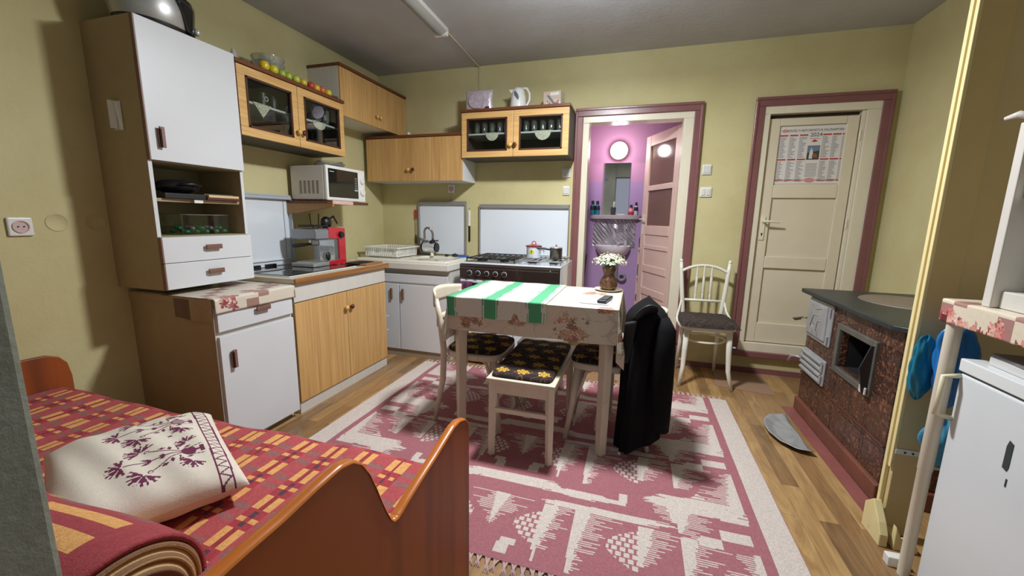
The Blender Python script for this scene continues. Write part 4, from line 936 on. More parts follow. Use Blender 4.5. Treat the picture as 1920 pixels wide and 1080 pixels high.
def towel_on_rail(name, label, x, w, L, base, cols, seed, loc=(0, 0, 0)):
    mb = MB().grid(lambda u, v: (x+w*(u-0.5)+0.004*math.sin(v*6), 3.064+0.013*math.cos(min(1, v*5)*PI)-0.003*math.sin(u*14), 0.718+0.012*math.sin(min(1, v*5)*PI)-max(0, v-0.1)*L), 40, 30)
    C_ = centers(mb); pt = flowers(C_[:, [0, 2]], [(x-w*0.25, 0.66, w*0.3), (x+w*0.25, 0.64, w*0.3), (x, 0.58, w*0.4)], cols, 0.012, 20, base, seed)
    return single(name, mb, FABRIC, label, 'towel', smooth='all', solid=0.003, pattern=pt)
towel_on_rail('kitchen_towel', 'purple towel hung over the left of the oven door rail', -1.335, 0.115, 0.16, hexc(96, 50, 84), [hexc(80, 42, 74)], 1)
towel_on_rail('kitchen_towel', 'red and white towel hung over the right of the oven door rail', -1.00, 0.13, 0.13, hexc(196, 70, 74), [hexc(222, 200, 196), hexc(170, 30, 46)], 2)
t = thing('cooking_pot', 'white enamel pot with yellow fruit print and red lid on the cooker', 'pot', (-0.835, 3.36, 0.9205))
obj('pot_body', MB().lathe((0, 0, 0), [(0.056, 0), (0.062, 0.008), (0.062, 0.088), (0.066, 0.094)], 32), WHITEE, t, smooth=True)
obj('pot_rim', MB().lathe((0, 0, 0), [(0.0645, 0.093), (0.0685, 0.095), (0.0685, 0.101), (0.064, 0.102)], 32), RED, t, smooth=True)
ld = obj('lid', MB().lathe((0, 0, 0), [(0.071, 0.102), (0.072, 0.106), (0.05, 0.113), (0.02, 0.119), (0.0001, 0.120)], 32), mat('dark_red_lid', (120, 40, 46), 0.2, coat=0.5), t, smooth=True)
obj('lid_loop', MB().tube([(-0.017, 0, 0.116), (-0.014, 0, 0.136), (0, 0, 0.143), (0.014, 0, 0.136), (0.017, 0, 0.116)], 0.004, 8), RED, ld, smooth=True)
obj('pot_handle', MB().tube([(0.060, -0.01, 0.075), (0.092, -0.01, 0.065), (0.085, -0.01, 0.035), (0.060, -0.01, 0.028)], 0.004, 8), WHITEE, t, smooth=True)
m = MB()
for a, z, r in ((-0.30, 0.05, 0.013), (-0.12, 0.045, 0.014), (-0.22, 0.065, 0.011), (0.02, 0.06, 0.012)):
    an = -PI/2+a*0.9+0.1; m.ell((0.0605*math.cos(an), 0.0605*math.sin(an), z), (r, 0.004, r*0.9), 10)
obj('fruit_print', m, mat('yellow_print', (210, 190, 40), 0.3), t, smooth='all')
m = MB(); an = -PI/2-0.05; m.ell((0.061*math.cos(an), 0.061*math.sin(an), 0.055), (0.010, 0.004, 0.022), 8); obj('leaf_print', m, mat('green_print', (60, 120, 40), 0.3), t, smooth='all')
t = thing('milk_pan', 'grey saucepan with long handle on the right burner of the cooker', 'saucepan', (-0.640, 3.35, 0.9205))
obj('pan_body', MB().lathe((0, 0, 0), [(0.048, 0), (0.052, 0.006), (0.052, 0.09), (0.054, 0.094)], 30), mat('dark_steel', (104, 98, 92), 0.25, metal=0.9), t, smooth=True)
ld = obj('lid', MB().lathe((0, 0, 0), [(0.055, 0.094), (0.05, 0.101), (0.0001, 0.106)], 30), STEEL, t, smooth=True)
obj('lid_knob', MB().lathe((0, 0, 0.105), [(0.004, 0), (0.005, 0.006), (0.012, 0.012), (0.0001, 0.016)], 14), RED, ld, smooth=True)
obj('pan_handle', MB().tube([(-0.05, -0.01, 0.078), (-0.10, -0.02, 0.086), (-0.17, -0.035, 0.090)], [0.008, 0.010, 0.009], 10), BLACK, t, smooth=True)

# sockets, switches
def wall_plate(name, label, cat, x, z, kind, w=0.08, wall='back', y=0):
    t = thing(name, label, cat, (x, YB-0.001, z) if wall == 'back' else (XL+0.001, y, z), 0 if wall == 'back' else 90)
    obj('plate', bx(-w/2, w/2, -0.012, 0, -0.04, 0.04), WHITEP, t, bevel=0.006, seg=3)
    if kind == 'socket':
        obj('recess', MB().lathe((0, -0.0125, 0), [(0.027, 0), (0.027, -0.004), (0.023, -0.004), (0.022, 0.0), (0.0001, 0.0005)], 26, axis='y'), mat('mauve_socket', (206, 180, 178), 0.4), t, smooth=True)
        obj('holes', MB().cyl((-0.009, -0.015, 0), (-0.009, -0.011, 0), 0.003, n=8).cyl((0.009, -0.015, 0), (0.009, -0.011, 0), 0.003, n=8), BLACK, t)
    elif kind == 'double':
        for s in (-1, 1): obj('rocker', bx(s*0.018-0.014, s*0.018+0.014, -0.019, -0.012, -0.025, 0.025), mat('rocker_white', (214, 210, 202), 0.35), t, bevel=0.002)
    else: obj('rocker', bx(-0.028, 0.028, -0.018, -0.012, -0.028, 0.028), mat('rocker_grey', (206, 206, 204), 0.35), t, bevel=0.004)
    return t
wall_plate('light_switch', 'upper white switch left of the bathroom door', 'switch', -0.640, 1.660, 's', 0.075)
wall_plate('light_switch', 'lower small white switch left of the bathroom door', 'switch', -0.635, 1.505, 's', 0.062)
wall_plate('light_switch', 'upper single switch between the two doors', 'switch', 0.505, 1.668, 's', 0.07)
wall_plate('light_switch', 'lower double switch between the two doors', 'switch', 0.512, 1.490, 'double', 0.088)
wall_plate('wall_socket', 'white socket with cord on the back wall above the sink panel', 'socket', -1.765, 1.527, 'socket', 0.07)
wall_plate('wall_socket', 'white and mauve socket low on the yellow wall at far left', 'socket', 0, 1.178, 'socket', 0.078, 'left', 1.062)
single('cable', MB().tube([(-1.765, YB-0.016, 1.50), (-1.775, YB-0.006, 1.47), (-1.785, YB-0.006, 1.40)], 0.003, 6), mat('pale_cord', (196, 190, 170), 0.6), 'pale cord running from the back wall socket behind the sink panel', 'cable', smooth='all')
for k, (y, l) in enumerate(((1.185, 'nearer the white socket'), (1.325, 'nearer the tall cupboard'))):
    single('blank_cover', MB().lathe((XL+0.0005, y, 1.195), [(0.040, -0.001), (0.0405, 0.001), (0.0385, 0.0022), (0.0375, 0.0008), (0.0001, 0.001)], 40, axis='x'), WALL, 'round painted-over box cover on the left wall, %s' % l, 'cover', smooth='all')
m = MB(); m.box(0, 0.02, 0.80, 1.03, 1.70, 1.735); m.box(0, 0.02, 0.995, 1.03, 1.735, 1.92); m.box(0, 0.02, 0.80, 1.03, 1.90, 1.935); m.box(0, 0.02, 0.80, 0.835, 1.70, 1.935)
t = thing('picture_frame', 'reddish wooden frame cut off at the left edge of the photo', 'picture', (XL+0.001, 0, 0))
obj('frame', m, wood('reddish_wood', (110, 66, 44), (146, 96, 66), 1, 20, 0.5), t, bevel=0.003); obj('picture', bx(0.002, 0.008, 0.83, 1.0, 1.73, 1.905), mat('brown_print', (120, 96, 66), 0.6, var=0.3, vs=20), t)

# ceiling tube lamp and cable
t = thing('tube_lamp', 'long grey fluorescent tube lamp on the ceiling, switched off', 'lamp', (-1.475, 2.955, ZC-0.0005), 1.5)
obj('lamp_tray', bx(-0.055, 0.055, -1.22, 0, -0.030, 0), mat('off_white_tray', (204, 202, 194), 0.4), t, bevel=0.004)
m = MB(); m.grid(lambda u, v: (-0.050+0.10*u, -1.20+1.17*v, -0.030-0.026*math.sin(PI*u)), 12, 4)
for k in range(58): m.grid(lambda u, v: (-0.0505+0.101*u, -1.19+0.02*k+0.008*v, -0.031-0.028*math.sin(PI*u)), 10, 1)
obj('ribbed_cover', m, TUBE, t, smooth=True)
obj('end_cap', MB().box(-0.052, 0.052, -0.03, 0.0, -0.055, -0.02).box(-0.052, 0.052, -1.22, -1.19, -0.055, -0.02), WHITEP, t, bevel=0.006)
m = MB().tube([(-1.445, 2.955, ZC-0.008), (-1.46, 3.3, ZC-0.006), (-1.475, YB-0.006, ZC-0.006), (-1.478, YB-0.006, ZC-0.02), (-1.480, YB-0.006, 2.18)], 0.005, 6)
single('ceiling_cable', m, mat('painted_cable', (196, 188, 158), 0.6), 'painted cable from the tube lamp down the back wall', 'cable', smooth='all')
# the lit lamp (above the frame of the photo)
t = thing('ceiling_lamp', 'round ceiling bulb holder lighting the room', 'lamp', (-0.35, 2.15, ZC-0.0005))
obj('rose', MB().lathe((0, 0, 0), [(0.05, 0), (0.045, -0.025), (0.012, -0.03), (0.010, -0.05), (0.0001, -0.05)], 24), WHITEP, t, smooth=True)
obj('bulb', MB().ell((0, 0, -0.075), (0.03, 0.03, 0.03), 16), emit('lit_bulb', (250, 252, 255), 3.0), t, smooth='all')

# ------------------------------------------------------------------ dining table
TX, TY, TW, TD, TH = -0.518, 2.31, 0.895, 0.60, 0.807
t = thing('dining_table', 'cream painted kitchen table under the floral tablecloth in the middle of the rug', 'table', (TX, TY, 0.0096))
TZ0 = 0.0
obj('tabletop', bx(-TW/2, TW/2, -TD/2, TD/2, TH-0.034, TH-0.011), SEATW, t, bevel=0.004)
obj('apron', MB().box(-TW/2+0.03, TW/2-0.03, -TD/2+0.025, -TD/2+0.045, TH-0.15, TH-0.034).box(-TW/2+0.03, TW/2-0.03, TD/2-0.045, TD/2-0.025, TH-0.15, TH-0.034).box(-TW/2+0.025, -TW/2+0.045, -TD/2+0.03, TD/2-0.03, TH-0.15, TH-0.034).box(TW/2-0.045, TW/2-0.025, -TD/2+0.03, TD/2-0.03, TH-0.15, TH-0.034), SEATW, t)
for sx in (-1, 1):
    for sy in (-1, 1):
        cx, cy = sx*(TW/2-0.042), sy*(TD/2-0.042)
        m = MB(); m.tube([(cx, cy, TH-0.034), (cx, cy, TH-0.16), (cx, cy, 0.0)], [0.040, 0.038, 0.030], 4)
        obj('leg', m, SEATW, t, bevel=0.003)
mb, F = cloth_over(230, 190, TW+0.004, TD+0.004, (0.24, 0.27, 0.185, 0.16), TH, 0.007, 0.22, 9)
cl = []; rr = random.Random(11)
for c in [(-0.33, -0.40, .075), (-0.06, -0.385, .055), (0.23, -0.42, .095), (0.0, -0.12, .06), (0.33, -0.13, .07), (0.30, 0.10, .07), (-0.30, 0.1, .06), (0.02, 0.2, .06), (0.58, -0.2, .08), (0.56, 0.12, .08), (0.60, -0.40, .06), (-0.58, -0.1, .07), (-0.57, 0.2, .07), (0.40, -0.30, .03), (0.1, 0.37, .07)]: cl.append(c)
base = hexc(206, 197, 182)
pt = flowers(F, cl, [hexc(164, 118, 100), hexc(190, 148, 124), hexc(124, 114, 86), hexc(150, 98, 84), hexc(180, 158, 130)], 0.015, 46, base, 6)
# fine vine outlines between the clusters
an = np.sin(F[:, 0]*31+2.2*np.sin(F[:, 1]*23))+np.sin(F[:, 1]*37+2.0*np.sin(F[:, 0]*19)); vine = np.abs(an) < 0.09
isbase = np.abs(pt-base).sum(1) < 1e-4; pt[vine & isbase] = base*0.78
single('tablecloth', mb, OIL, 'cream floral tablecloth draped over the dining table', 'tablecloth', (TX, TY, 0.0096), 0, smooth='all', solid=0.0015, pattern=pt)
# striped towel
def towfn(u, v):
    W, L = 0.60, 0.72; U = -0.055+W*u; V = -0.11+L*v   # U from table left edge, V from front edge
    x = -TW/2+U; y = -TD/2+V; z = TH+0.0055+0.0012*math.sin(U*40)*math.sin(V*33)
    if V < 0: z -= max(0, -V-0.004); y = -TD/2-0.014-0.006*math.sin(U*30)-0.004
    if U < 0: z -= (-U)*0.9; x = -TW/2-0.018-0.003*math.sin(V*30)
    if V > TD: z -= V-TD; y = TD/2+0.020
    return (x, y, z)
NX, NY = 132, 120
mb = MB().grid(towfn, NX, NY); uu = np.tile((np.arange(NX)+0.5)/NX, NY)*0.60-0.055; vv = np.repeat((np.arange(NY)+0.5)/NY, NX)*0.72-0.11
wh, gr = hexc(208, 205, 196), hexc(80, 156, 114)
pt = np.tile(wh, (NX*NY, 1)); 
for c in (-0.002, 0.238, 0.485):
    e = np.abs(uu-c+0.02*vv); pt[e < 0.034] = gr; pt[(e > 0.039) & (e < 0.0415)] = gr; pt[(e > 0.045) & (e < 0.0475)] = gr
single('striped_towel', mb, FABRIC, 'white kitchen towel with three green stripes spread on the left of the table', 'towel', (TX, TY, 0.0096), 0, smooth='all', solid=0.002, pattern=pt)
TT = TH+0.0096+0.0035
m = MB().lathe((0, 0, 0), [(0.06, 0), (0.082, 0.008), (0.083, 0.012), (0.06, 0.006), (0.0001, 0.005)], 36)
single('plate', m, mat('cream_plate', (216, 206, 180), 0.4), 'cream plate under the brown flower vase', 'plate', (-0.150, 2.545, TT), 0, smooth=True)
t = thing('vase', 'brown carved waisted vase standing on the plate at the table end', 'vase', (-0.150, 2.545, TT+0.0065))
vm = NT('carved_brown_clay'); vm.set(0.5); v_ = vm.coord(); vn = vm.noise(v_, 60, 3)
vm.link(vm.ramp(vn, [(0.35, lin((62, 40, 28))), (0.6, lin((112, 76, 50)))]), vm.b.inputs['Base Color']); vm.bump(vn, 0.6, 0.006)
obj('vase_body', MB().lathe((0, 0, 0), [(0.040, 0), (0.052, 0.018), (0.054, 0.04), (0.046, 0.065), (0.033, 0.085), (0.032, 0.10), (0.042, 0.125), (0.044, 0.14), (0.040, 0.14), (0.030, 0.11), (0.0001, 0.10)], 30), vm.m, t, smooth='all')
BQ = thing('flower_bouquet', 'bunch of small white flowers in the brown vase', 'flowers', (-0.150, 2.545, TT+0.14))
r = random.Random(4); mst = MB(); mlv = MB(); mfl = MB(); mce = MB()
for k in range(260):
    th = r.random()*2*PI; ph = r.random()**0.6*1.25; R_ = 0.106*(0.75+0.3*r.random())
    tip = Vector((R_*1.0*math.sin(ph)*math.cos(th), R_*0.85*math.sin(ph)*math.sin(th), 0.006+R_*math.cos(ph)*0.78))
    if k % 3 == 0: mst.tube([(0.012*math.cos(th), 0.012*math.sin(th), -0.035), tuple(tip*0.55+Vector((0, 0, 0.01))), tuple(tip)], 0.0011, 4)
    for q in range(1 if k % 2 else 2):
        c = tip+Vector(((r.random()-.5)*0.02, (r.random()-.5)*0.02, (r.random()-.5)*0.015)); R2 = 0.0055+0.0025*r.random()
        n = tip.normalized(); a = n.orthogonal().normalized(); b = n.cross(a)
        vs = [tuple(c)]; fs = []
        for i in range(10):
            an = 2*PI*i/10; rad = R2*(1.0 if i % 2 == 0 else 0.55); vs.append(tuple(c+(a*math.cos(an)+b*math.sin(an))*rad-n*0.002*(0.5 if i % 2 else -0.3)))
        mfl.add(vs, [(0, 1+i, 1+(i+1) % 10) for i in range(10)]); mce.ell(tuple(c+n*0.001), 0.0018, 6)
    if k % 2:
        d = Vector((math.cos(th+1), math.sin(th+1), 0.2))*0.016; p = tip*0.7
        s_ = Vector((-math.sin(th), math.cos(th), 0))*0.004; mlv.add([tuple(p), tuple(p+d*0.5+s_), tuple(p+d), tuple(p+d*0.5-s_)], [(0, 1, 2, 3)])
for nm, mm, ma in (('petals', mfl, mat('white_petal', (238, 238, 226), 0.7)), ('flower_centres', mce, mat('pale_yellow_centre', (214, 206, 120), 0.7)), ('stems', mst, mat('green_stem', (92, 116, 62), 0.7)), ('leaves', mlv, mat('green_leaf', (96, 122, 66), 0.7))):
    o = obj(nm, mm, ma, BQ); o['kind'] = 'stuff'
# paper and remote
single('paper_sheet', bx(-0.075, 0.075, -0.075, 0.075, 0, 0.0015), mat('white_paper', (204, 212, 236), 0.7), 'white sheet of paper under the black remote on the table', 'paper', (-0.185, 2.165, TT), -6)
t = thing('remote_control', 'small black remote control with grey buttons on the white paper', 'remote', (-0.140, 2.190, TT+0.002), -10)
obj('case', bx(-0.024, 0.024, -0.085, 0.075, 0, 0.018), BLACK, t, bevel=0.005, seg=3)
m = MB(); [m.box(-0.015+0.012*i, -0.007+0.012*i, -0.06+0.018*j, -0.050+0.018*j, 0.0175, 0.0198) for i in range(3) for j in range(7)]
obj('buttons', m, mat('grey_buttons', (110, 112, 116), 0.5), t)

# ------------------------------------------------------------------ chairs
def rounded_seat(w, d, h, th, n=40, front=1.0, back=0.86):
    pts = []
    for i in range(n):
        a = 2*PI*i/n; c, s_ = math.cos(a), math.sin(a); e = 0.55
        x = math.copysign(abs(c)**e, c)*w/2; y = math.copysign(abs(s_)**e, s_)*d/2
        x *= front if y > 0 else back+(front-back)*(y+d/2)/(d/2); pts.append((x, y))
    return MB().prism(pts, h-th, h)
def bentwood_chair(label, loc, rz, h=0.47, w=0.40, d=0.40, bh=0.84, group=None):
    t = thing('dining_chair', label, 'chair', loc, rz, group)
    obj('seat', rounded_seat(w, d, h, 0.038), SEATW, t, smooth=True, bevel=0.008)
    for sx in (-1, 1):
        obj('leg', MB().tube([(sx*w*0.37, d*0.37, h-0.02), (sx*w*0.40, d*0.41, h*0.5), (sx*w*0.46, d*0.50, 0)], [0.021, 0.019, 0.014], 12), SEATW, t, smooth='all')
        obj('leg', MB().tube([(sx*w*0.42, -d*0.62, 0), (sx*w*0.40, -d*0.48, h*0.6), (sx*w*0.40, -d*0.46, h), (sx*w*0.41, -d*0.52, h+0.2), (sx*w*0.40, -d*0.58, bh-0.04)], [0.013, 0.018, 0.019, 0.017, 0.013], 12), SEATW, t, smooth='all')
        obj('brace', MB().tube([(sx*w*0.41, d*0.42, h*0.45)]+[(sx*w*0.385, d*(0.40-0.16*math.sin(a)), h*0.45+(h*0.5-0.03)*math.sin(a)) for a in [i*PI/12 for i in range(1, 6)]]+[(sx*w*0.37, d*0.16, h-0.04)], 0.009, 8), SEATW, t, smooth='all')
    obj('front_brace', MB().tube([(w*0.41*math.cos(a), d*0.41, h*0.50+(h*0.5-0.045)*math.sin(a)**0.6) for a in [i*PI/14 for i in range(15)]], 0.010, 8), SEATW, t, smooth='all')
    obj('back_rail', MB().grid(lambda u, v: (w*0.43*(2*u-1), -d*0.56-0.07*(1-(2*u-1)**2)+0.0*v, bh-0.085+0.085*v+0.012*math.sin(PI*u)*v), 20, 4), SEATW, t, smooth='all', solid=0.014)
    obj('lower_back_rail', MB().grid(lambda u, v: (w*0.42*(2*u-1), -d*0.53-0.05*(1-(2*u-1)**2), h+0.14+0.045*v), 20, 2), SEATW, t, smooth='all', solid=0.012)
    return t
bentwood_chair('cream bentwood chair tucked in at the left end of the table', (-0.885, 2.27, 0.0096), -90, 0.462, 0.42, 0.38, 0.805)
bentwood_chair('cream bentwood chair at the right end of the table under the black coat', (-0.120, 2.31, 0.0096), 90, 0.462, 0.36, 0.40, 0.755)
def floral_cushion(label, loc, rz, w, d, th, seed, rounded=True):
    nx, ny = 90, max(60, int(90*d/w)); EX = 5 if d < 0.5 else 14
    def fn(u, v):
        x, y = 2*u-1, 2*v-1
        if rounded: k = 1/(max(1e-6, (abs(x)**EX+abs(y)**EX)**(1/EX)))*max(abs(x), abs(y)) if (x or y) else 1
        else: k = 1
        e = max(abs(x), abs(y)); z = th*(1-e**6)**0.5 if e < 1 else 0
        q = th*0.5+0.5*z+(0.0022*math.sin(x*9)*math.sin(y*11))
        if e > 0.999: q = th*0.25
        return (x*k*w/2, y*k*d/2, q)
    mb = MB().grid(fn, nx, ny); nb = len(mb.f)
    mb.grid(lambda u, v: (lambda p: (p[0], p[1], 0.0 if max(abs(2*u-1), abs(2*v-1)) < 0.999 else th*0.25))(fn(u, v)), nx, ny)
    C_ = centers(mb); r = np.random.RandomState(seed); pt = np.tile(hexc(34, 22, 22), (len(mb.f), 1))
    yel, brn, mar = hexc(206, 170, 52), hexc(120, 76, 44), hexc(70, 34, 34)
    X, Y = C_[:, 0], C_[:, 1]
    vine = np.abs(np.sin(X*44+2*np.sin(Y*30))*np.sin(Y*40+1.6*np.sin(X*27))) < 0.07; pt[vine] = brn
    gx = int(w/0.11)+2; gy = int(d/0.12)+2
    for i in range(gx):
        for j in range(gy):
            cx, cy = -w/2+0.055+0.11*i+(0.055 if j % 2 else 0), -d/2+0.055+0.12*j
            dx, dy = X-cx, Y-cy; dd = np.hypot(dx, dy*1.2); an = np.arctan2(dy, dx)
            pt[dd < 0.046*(0.85+0.15*np.cos(an*8))] = mar; pt[np.abs(dd-0.028) < 0.0015] = mar
            pt[dd < 0.037*(0.82+0.18*np.cos(an*6+i))] = yel
            pt[(np.abs(dd-0.020) < 0.0022)] = mar; pt[dd < 0.010] = brn; pt[dd < 0.005] = yel
    return single('seat_cushion', mb, FABRIC, label, 'cushion', loc, rz, None, smooth='all', pattern=pt)
floral_cushion('dark floral cushion on the chair at the left end of the table', (-0.875, 2.27, 0.4725), 0, 0.35, 0.37, 0.024, 1)
floral_cushion('dark floral cushion on the chair under the black coat', (-0.155, 2.31, 0.4725), 0, 0.32, 0.34, 0.024, 3)
# bench stool
BXc, BYc = -0.512, 2.185
t = thing('bench_stool', 'long cream painted stool standing half under the table', 'stool', (BXc, BYc, 0.0096))
w2, d2_, hs = 0.180, 0.345, 0.435
obj('seat', MB().box(-w2, w2, -d2_, d2_, hs-0.022, hs), SEATW, t, bevel=0.004)
obj('apron', MB().box(-w2+0.02, w2-0.02, -d2_+0.02, -d2_+0.035, hs-0.085, hs-0.022).box(-w2+0.02, w2-0.02, d2_-0.035, d2_-0.02, hs-0.085, hs-0.022).box(-w2+0.02, -w2+0.035, -d2_+0.02, d2_-0.02, hs-0.085, hs-0.022).box(w2-0.035, w2-0.02, -d2_+0.02, d2_-0.02, hs-0.085, hs-0.022), SEATW, t)
for sx in (-1, 1):
    for sy in (-1, 1): obj('leg', MB().tube([(sx*(w2-0.030), sy*(d2_-0.030), hs-0.022), (sx*(w2-0.024), sy*(d2_-0.024), 0)], [0.025, 0.019], 4), SEATW, t, bevel=0.002)
for sy in (-1, 1): obj('stretcher', bx(-w2+0.03, w2-0.03, sy*(d2_-0.028)-0.010, sy*(d2_-0.028)+0.010, 0.245, 0.27), SEATW, t, bevel=0.002)
floral_cushion('long dark cushion with yellow flowers on the cream stool', (BXc-0.005, BYc+0.005, 0.4448), 0, 0.325, 0.655, 0.028, 2)
# cooker-side stool under table (its legs show behind the bench)
t = thing('low_stool', 'small cream stool standing behind the long stool under the table', 'stool', (-0.60, 2.735, 0.0096))
obj('seat', bx(-0.15, 0.15, -0.13, 0.13, 0.37, 0.395), SEATW, t, bevel=0.004)
for sx in (-1, 1):
    for sy in (-1, 1): obj('leg', MB().tube([(sx*0.115, sy*0.10, 0.37), (sx*0.13, sy*0.115, 0)], [0.022, 0.018], 4), SEATW, t)

# spindle chair by the wall
t = thing('spindle_chair', 'white spindle-back chair against the wall between the two doors', 'chair', (0.555, 3.40, 0), 3)
h = 0.475
obj('seat', rounded_seat(0.41, 0.38, h, 0.030, 40, 1.0, 1.0), CHW, t, smooth=True, bevel=0.008)
for sx in (-1, 1):
    obj('leg', MB().tube([(sx*0.150, -0.13, h-0.02), (sx*0.155, -0.14, 0.28), (sx*0.160, -0.155, 0.14), (sx*0.185, -0.19, 0)], [0.021, 0.020, 0.017, 0.013], 12), CHW, t, smooth='all')
    obj('leg', MB().tube([(sx*0.150, 0.215, 0), (sx*0.140, 0.175, 0.26), (sx*0.140, 0.150, h), (sx*0.160, 0.165, 0.66), (sx*0.178, 0.185, 0.86), (sx*0.182, 0.19, 0.925)], [0.013, 0.016, 0.018, 0.017, 0.015, 0.012], 12), CHW, t, smooth='all')
    obj('finial', MB().ell((sx*0.183, 0.19, 0.932), (0.014, 0.014, 0.018), 12), CHW, t, smooth='all')
    obj('bracket', MB().tube([(sx*0.160, 0.155, 0.62), (sx*0.178, 0.13, 0.54), (sx*0.200, 0.06, 0.485), (sx*0.205, -0.02, 0.470)], [0.007, 0.009, 0.010, 0.009], 8), CHW, t, smooth='all')
    obj('spindle', MB().lathe((sx*0.055, 0.183, 0.615), [(0.006, 0), (0.009, 0.05), (0.006, 0.06), (0.010, 0.075), (0.010, 0.19), (0.006, 0.20), (0.009, 0.215), (0.006, 0.27)], 12), CHW, t, smooth=True)
obj('spindle', MB().lathe((0, 0.188, 0.615), [(0.006, 0), (0.009, 0.05), (0.006, 0.06), (0.010, 0.075), (0.010, 0.19), (0.006, 0.20), (0.009, 0.215), (0.006, 0.285)], 12), CHW, t, smooth=True)
obj('top_rail', MB().tube([(0.178*x, 0.183+0.012*(1-x*x), 0.845+0.055*(1-abs(x)**2.2)) for x in [i/10-1 for i in range(21)]], 0.012, 10), CHW, t, smooth='all')
obj('lower_rail', MB().tube([(-0.165, 0.172, 0.615), (0, 0.185, 0.612), (0.165, 0.172, 0.615)], 0.011, 10), CHW, t, smooth='all')
obj('stretcher_ring', MB().tube([(0.150*math.cos(a), 0.0+0.145*math.sin(a), 0.345) for a in [i*2*PI/32 for i in range(32)]], 0.0085, 8, closed=True), CHW, t, smooth='all')
obj('seat_underside', MB().box(-0.15, 0.15, -0.12, 0.13, h-0.05, h-0.03), CHW, t)
fur = NT('brown_plush'); fur.set(0.95); vv_ = fur.coord(); fn_ = fur.noise(vv_, 45, 4, 0.7, 1.5); fur.link(fur.ramp(fn_, [(0.35, lin((36, 29, 27))), (0.65, lin((84, 70, 62)))]), fur.b.inputs['Base Color']); fur.bump(fn_, 1.0, 0.012)
m = MB().grid(lambda u, v: ((2*u-1)*0.205*(1-0.06*abs(2*v-1)), (2*v-1)*0.18, 0.0+0.052*max(0, 1-max(abs(2*u-1), abs(2*v-1))**5)**0.5+0.004*math.sin(u*40)*math.sin(v*36)), 50, 46); m.grid(lambda u, v: ((2*u-1)*0.205, (2*v-1)*0.18, -0.0), 4, 4)
single('seat_cushion', m, fur.m, 'dark brown plush cushion on the white spindle chair', 'cushion', (0.560, 3.375, 0.478), 3, smooth='all')

# ------------------------------------------------------------------ coat over the right chair
def coatfn(u, v):
    a = 2*PI*u
    cx = 0.080+0.010*v; cy = 2.275+0.01*v
    top = min(1, (v/0.12)) ; sh = math.sin(top*PI/2)
    rx = 0.022+0.080*sh+0.030*v; ry = 0.060+0.165*sh+0.03*v
    fold = 0.010*math.sin(a*7+v*2.5)+0.007*math.sin(a*13+v*5+1)
    k = min(1, v*3)
    c, s_ = math.cos(a), math.sin(a); e = 0.75
    x = cx+math.copysign(abs(c)**e, c)*(rx+fold*k); y = cy+math.copysign(abs(s_)**e, s_)*(ry+fold*k)
    # hem: low on the left, high on the right
    z = 0.822-(0.822-(0.018+0.13*max(0, min(1, (x+0.02)/0.22))))*v+0.012*(1-sh)+0.03*(1-v)*(2.275-y)/0.2
    if y < 2.12: x -= 0.012*v
    return (x, y, z)
t = thing('black_coat', 'long black coat hung over the back of the chair at the right table end', 'coat', (0, 0, 0))
m = MB().grid(coatfn, 140, 70, wrap=True)
m.grid(lambda u, v: (lambda p: (0.085+(p[0]-0.085)*v, 2.285+(p[1]-2.285)*v, p[2]+0.012*(1-v)))(coatfn(u, 0)), 140, 4, wrap=True)
obj('coat_body', m, COATM, t, smooth='all')
# collar and lapels
m = MB().grid(lambda u, v: (0.005+0.115*u+0.004*math.sin(v*5), 2.045+0.03*v-0.03*math.sin(PI*u)*0.6+0.13*v*u*0.3, 0.735+0.11*math.sin(PI*(0.1+0.55*u))-0.075*v*(1-0.2*u)), 16, 8)
obj('collar', m, mat('black_collar', (30, 30, 33), 0.5, bump=0.15, bs=150), t, smooth='all', solid=0.008)
m = MB().grid(lambda u, v: (-0.030+0.060*u*(1-v*0.5), 2.050-0.012*u, 0.745-0.22*v+0.02*u), 10, 12)
obj('lapel', m, mat('black_lapel', (16, 16, 18), 0.6), t, smooth='all', solid=0.006)
m = MB().tube([(0.150, 2.075, 0.775), (0.168, 2.050, 0.72), (0.165, 2.040, 0.60), (0.170, 2.040, 0.45), (0.175, 2.05, 0.30), (0.178, 2.055, 0.20)], [0.030, 0.046, 0.052, 0.050, 0.046, 0.042], 18)
obj('sleeve', m, COATM, t, smooth='all')
single('paper_scrap', MB().ell((0, 0, 0.008), (0.009, 0.007, 0.008), 8), WHITEP, 'tiny white crumpled scrap on the rug under the black coat', 'scrap', (-0.015, 2.075, 0.0098))

# ------------------------------------------------------------------ tiled stove
SX0, SX1, SY0, SY1 = 1.125, 1.70, 2.09, 3.075
t = thing('tiled_stove', 'dark brown tiled wood stove with cast iron top beside the cream door', 'stove', (SX0, SY0, 0))
def L(m): return m
W2, D2 = SX1-SX0, SY1-SY0
# body walls with an oven hole (local: x into the wall, y along, z up)
oy0, oy1, oz0, oz1 = 2.285-SY0, 2.615-SY0, 0.465, 0.675
m = MB(); z0, z1 = 0.085, 0.798
m.box(0, 0.04, 0, oy0, z0, z1); m.box(0, 0.04, oy1, D2, z0, z1); m.box(0, 0.04, oy0, oy1, z0, oz0); m.box(0, 0.04, oy0, oy1, oz1, z1)
m.box(0.04, W2, 0, 0.04, z0, z1); m.box(0.04, W2, D2-0.04, D2, z0, z1)
body = obj('tiled_body', m, TILE, t, bevel=0.006)
m = MB(); m.box(0.04, 0.42, oy0-0.01, oy0, oz0-0.01, oz1+0.01); m.box(0.04, 0.42, oy1, oy1+0.01, oz0-0.01, oz1+0.01); m.box(0.04, 0.42, oy0, oy1, oz0-0.01, oz0); m.box(0.04, 0.42, oy0, oy1, oz1, oz1+0.01); m.box(0.42, 0.43, oy0-0.01, oy1+0.01, oz0-0.01, oz1+0.01)
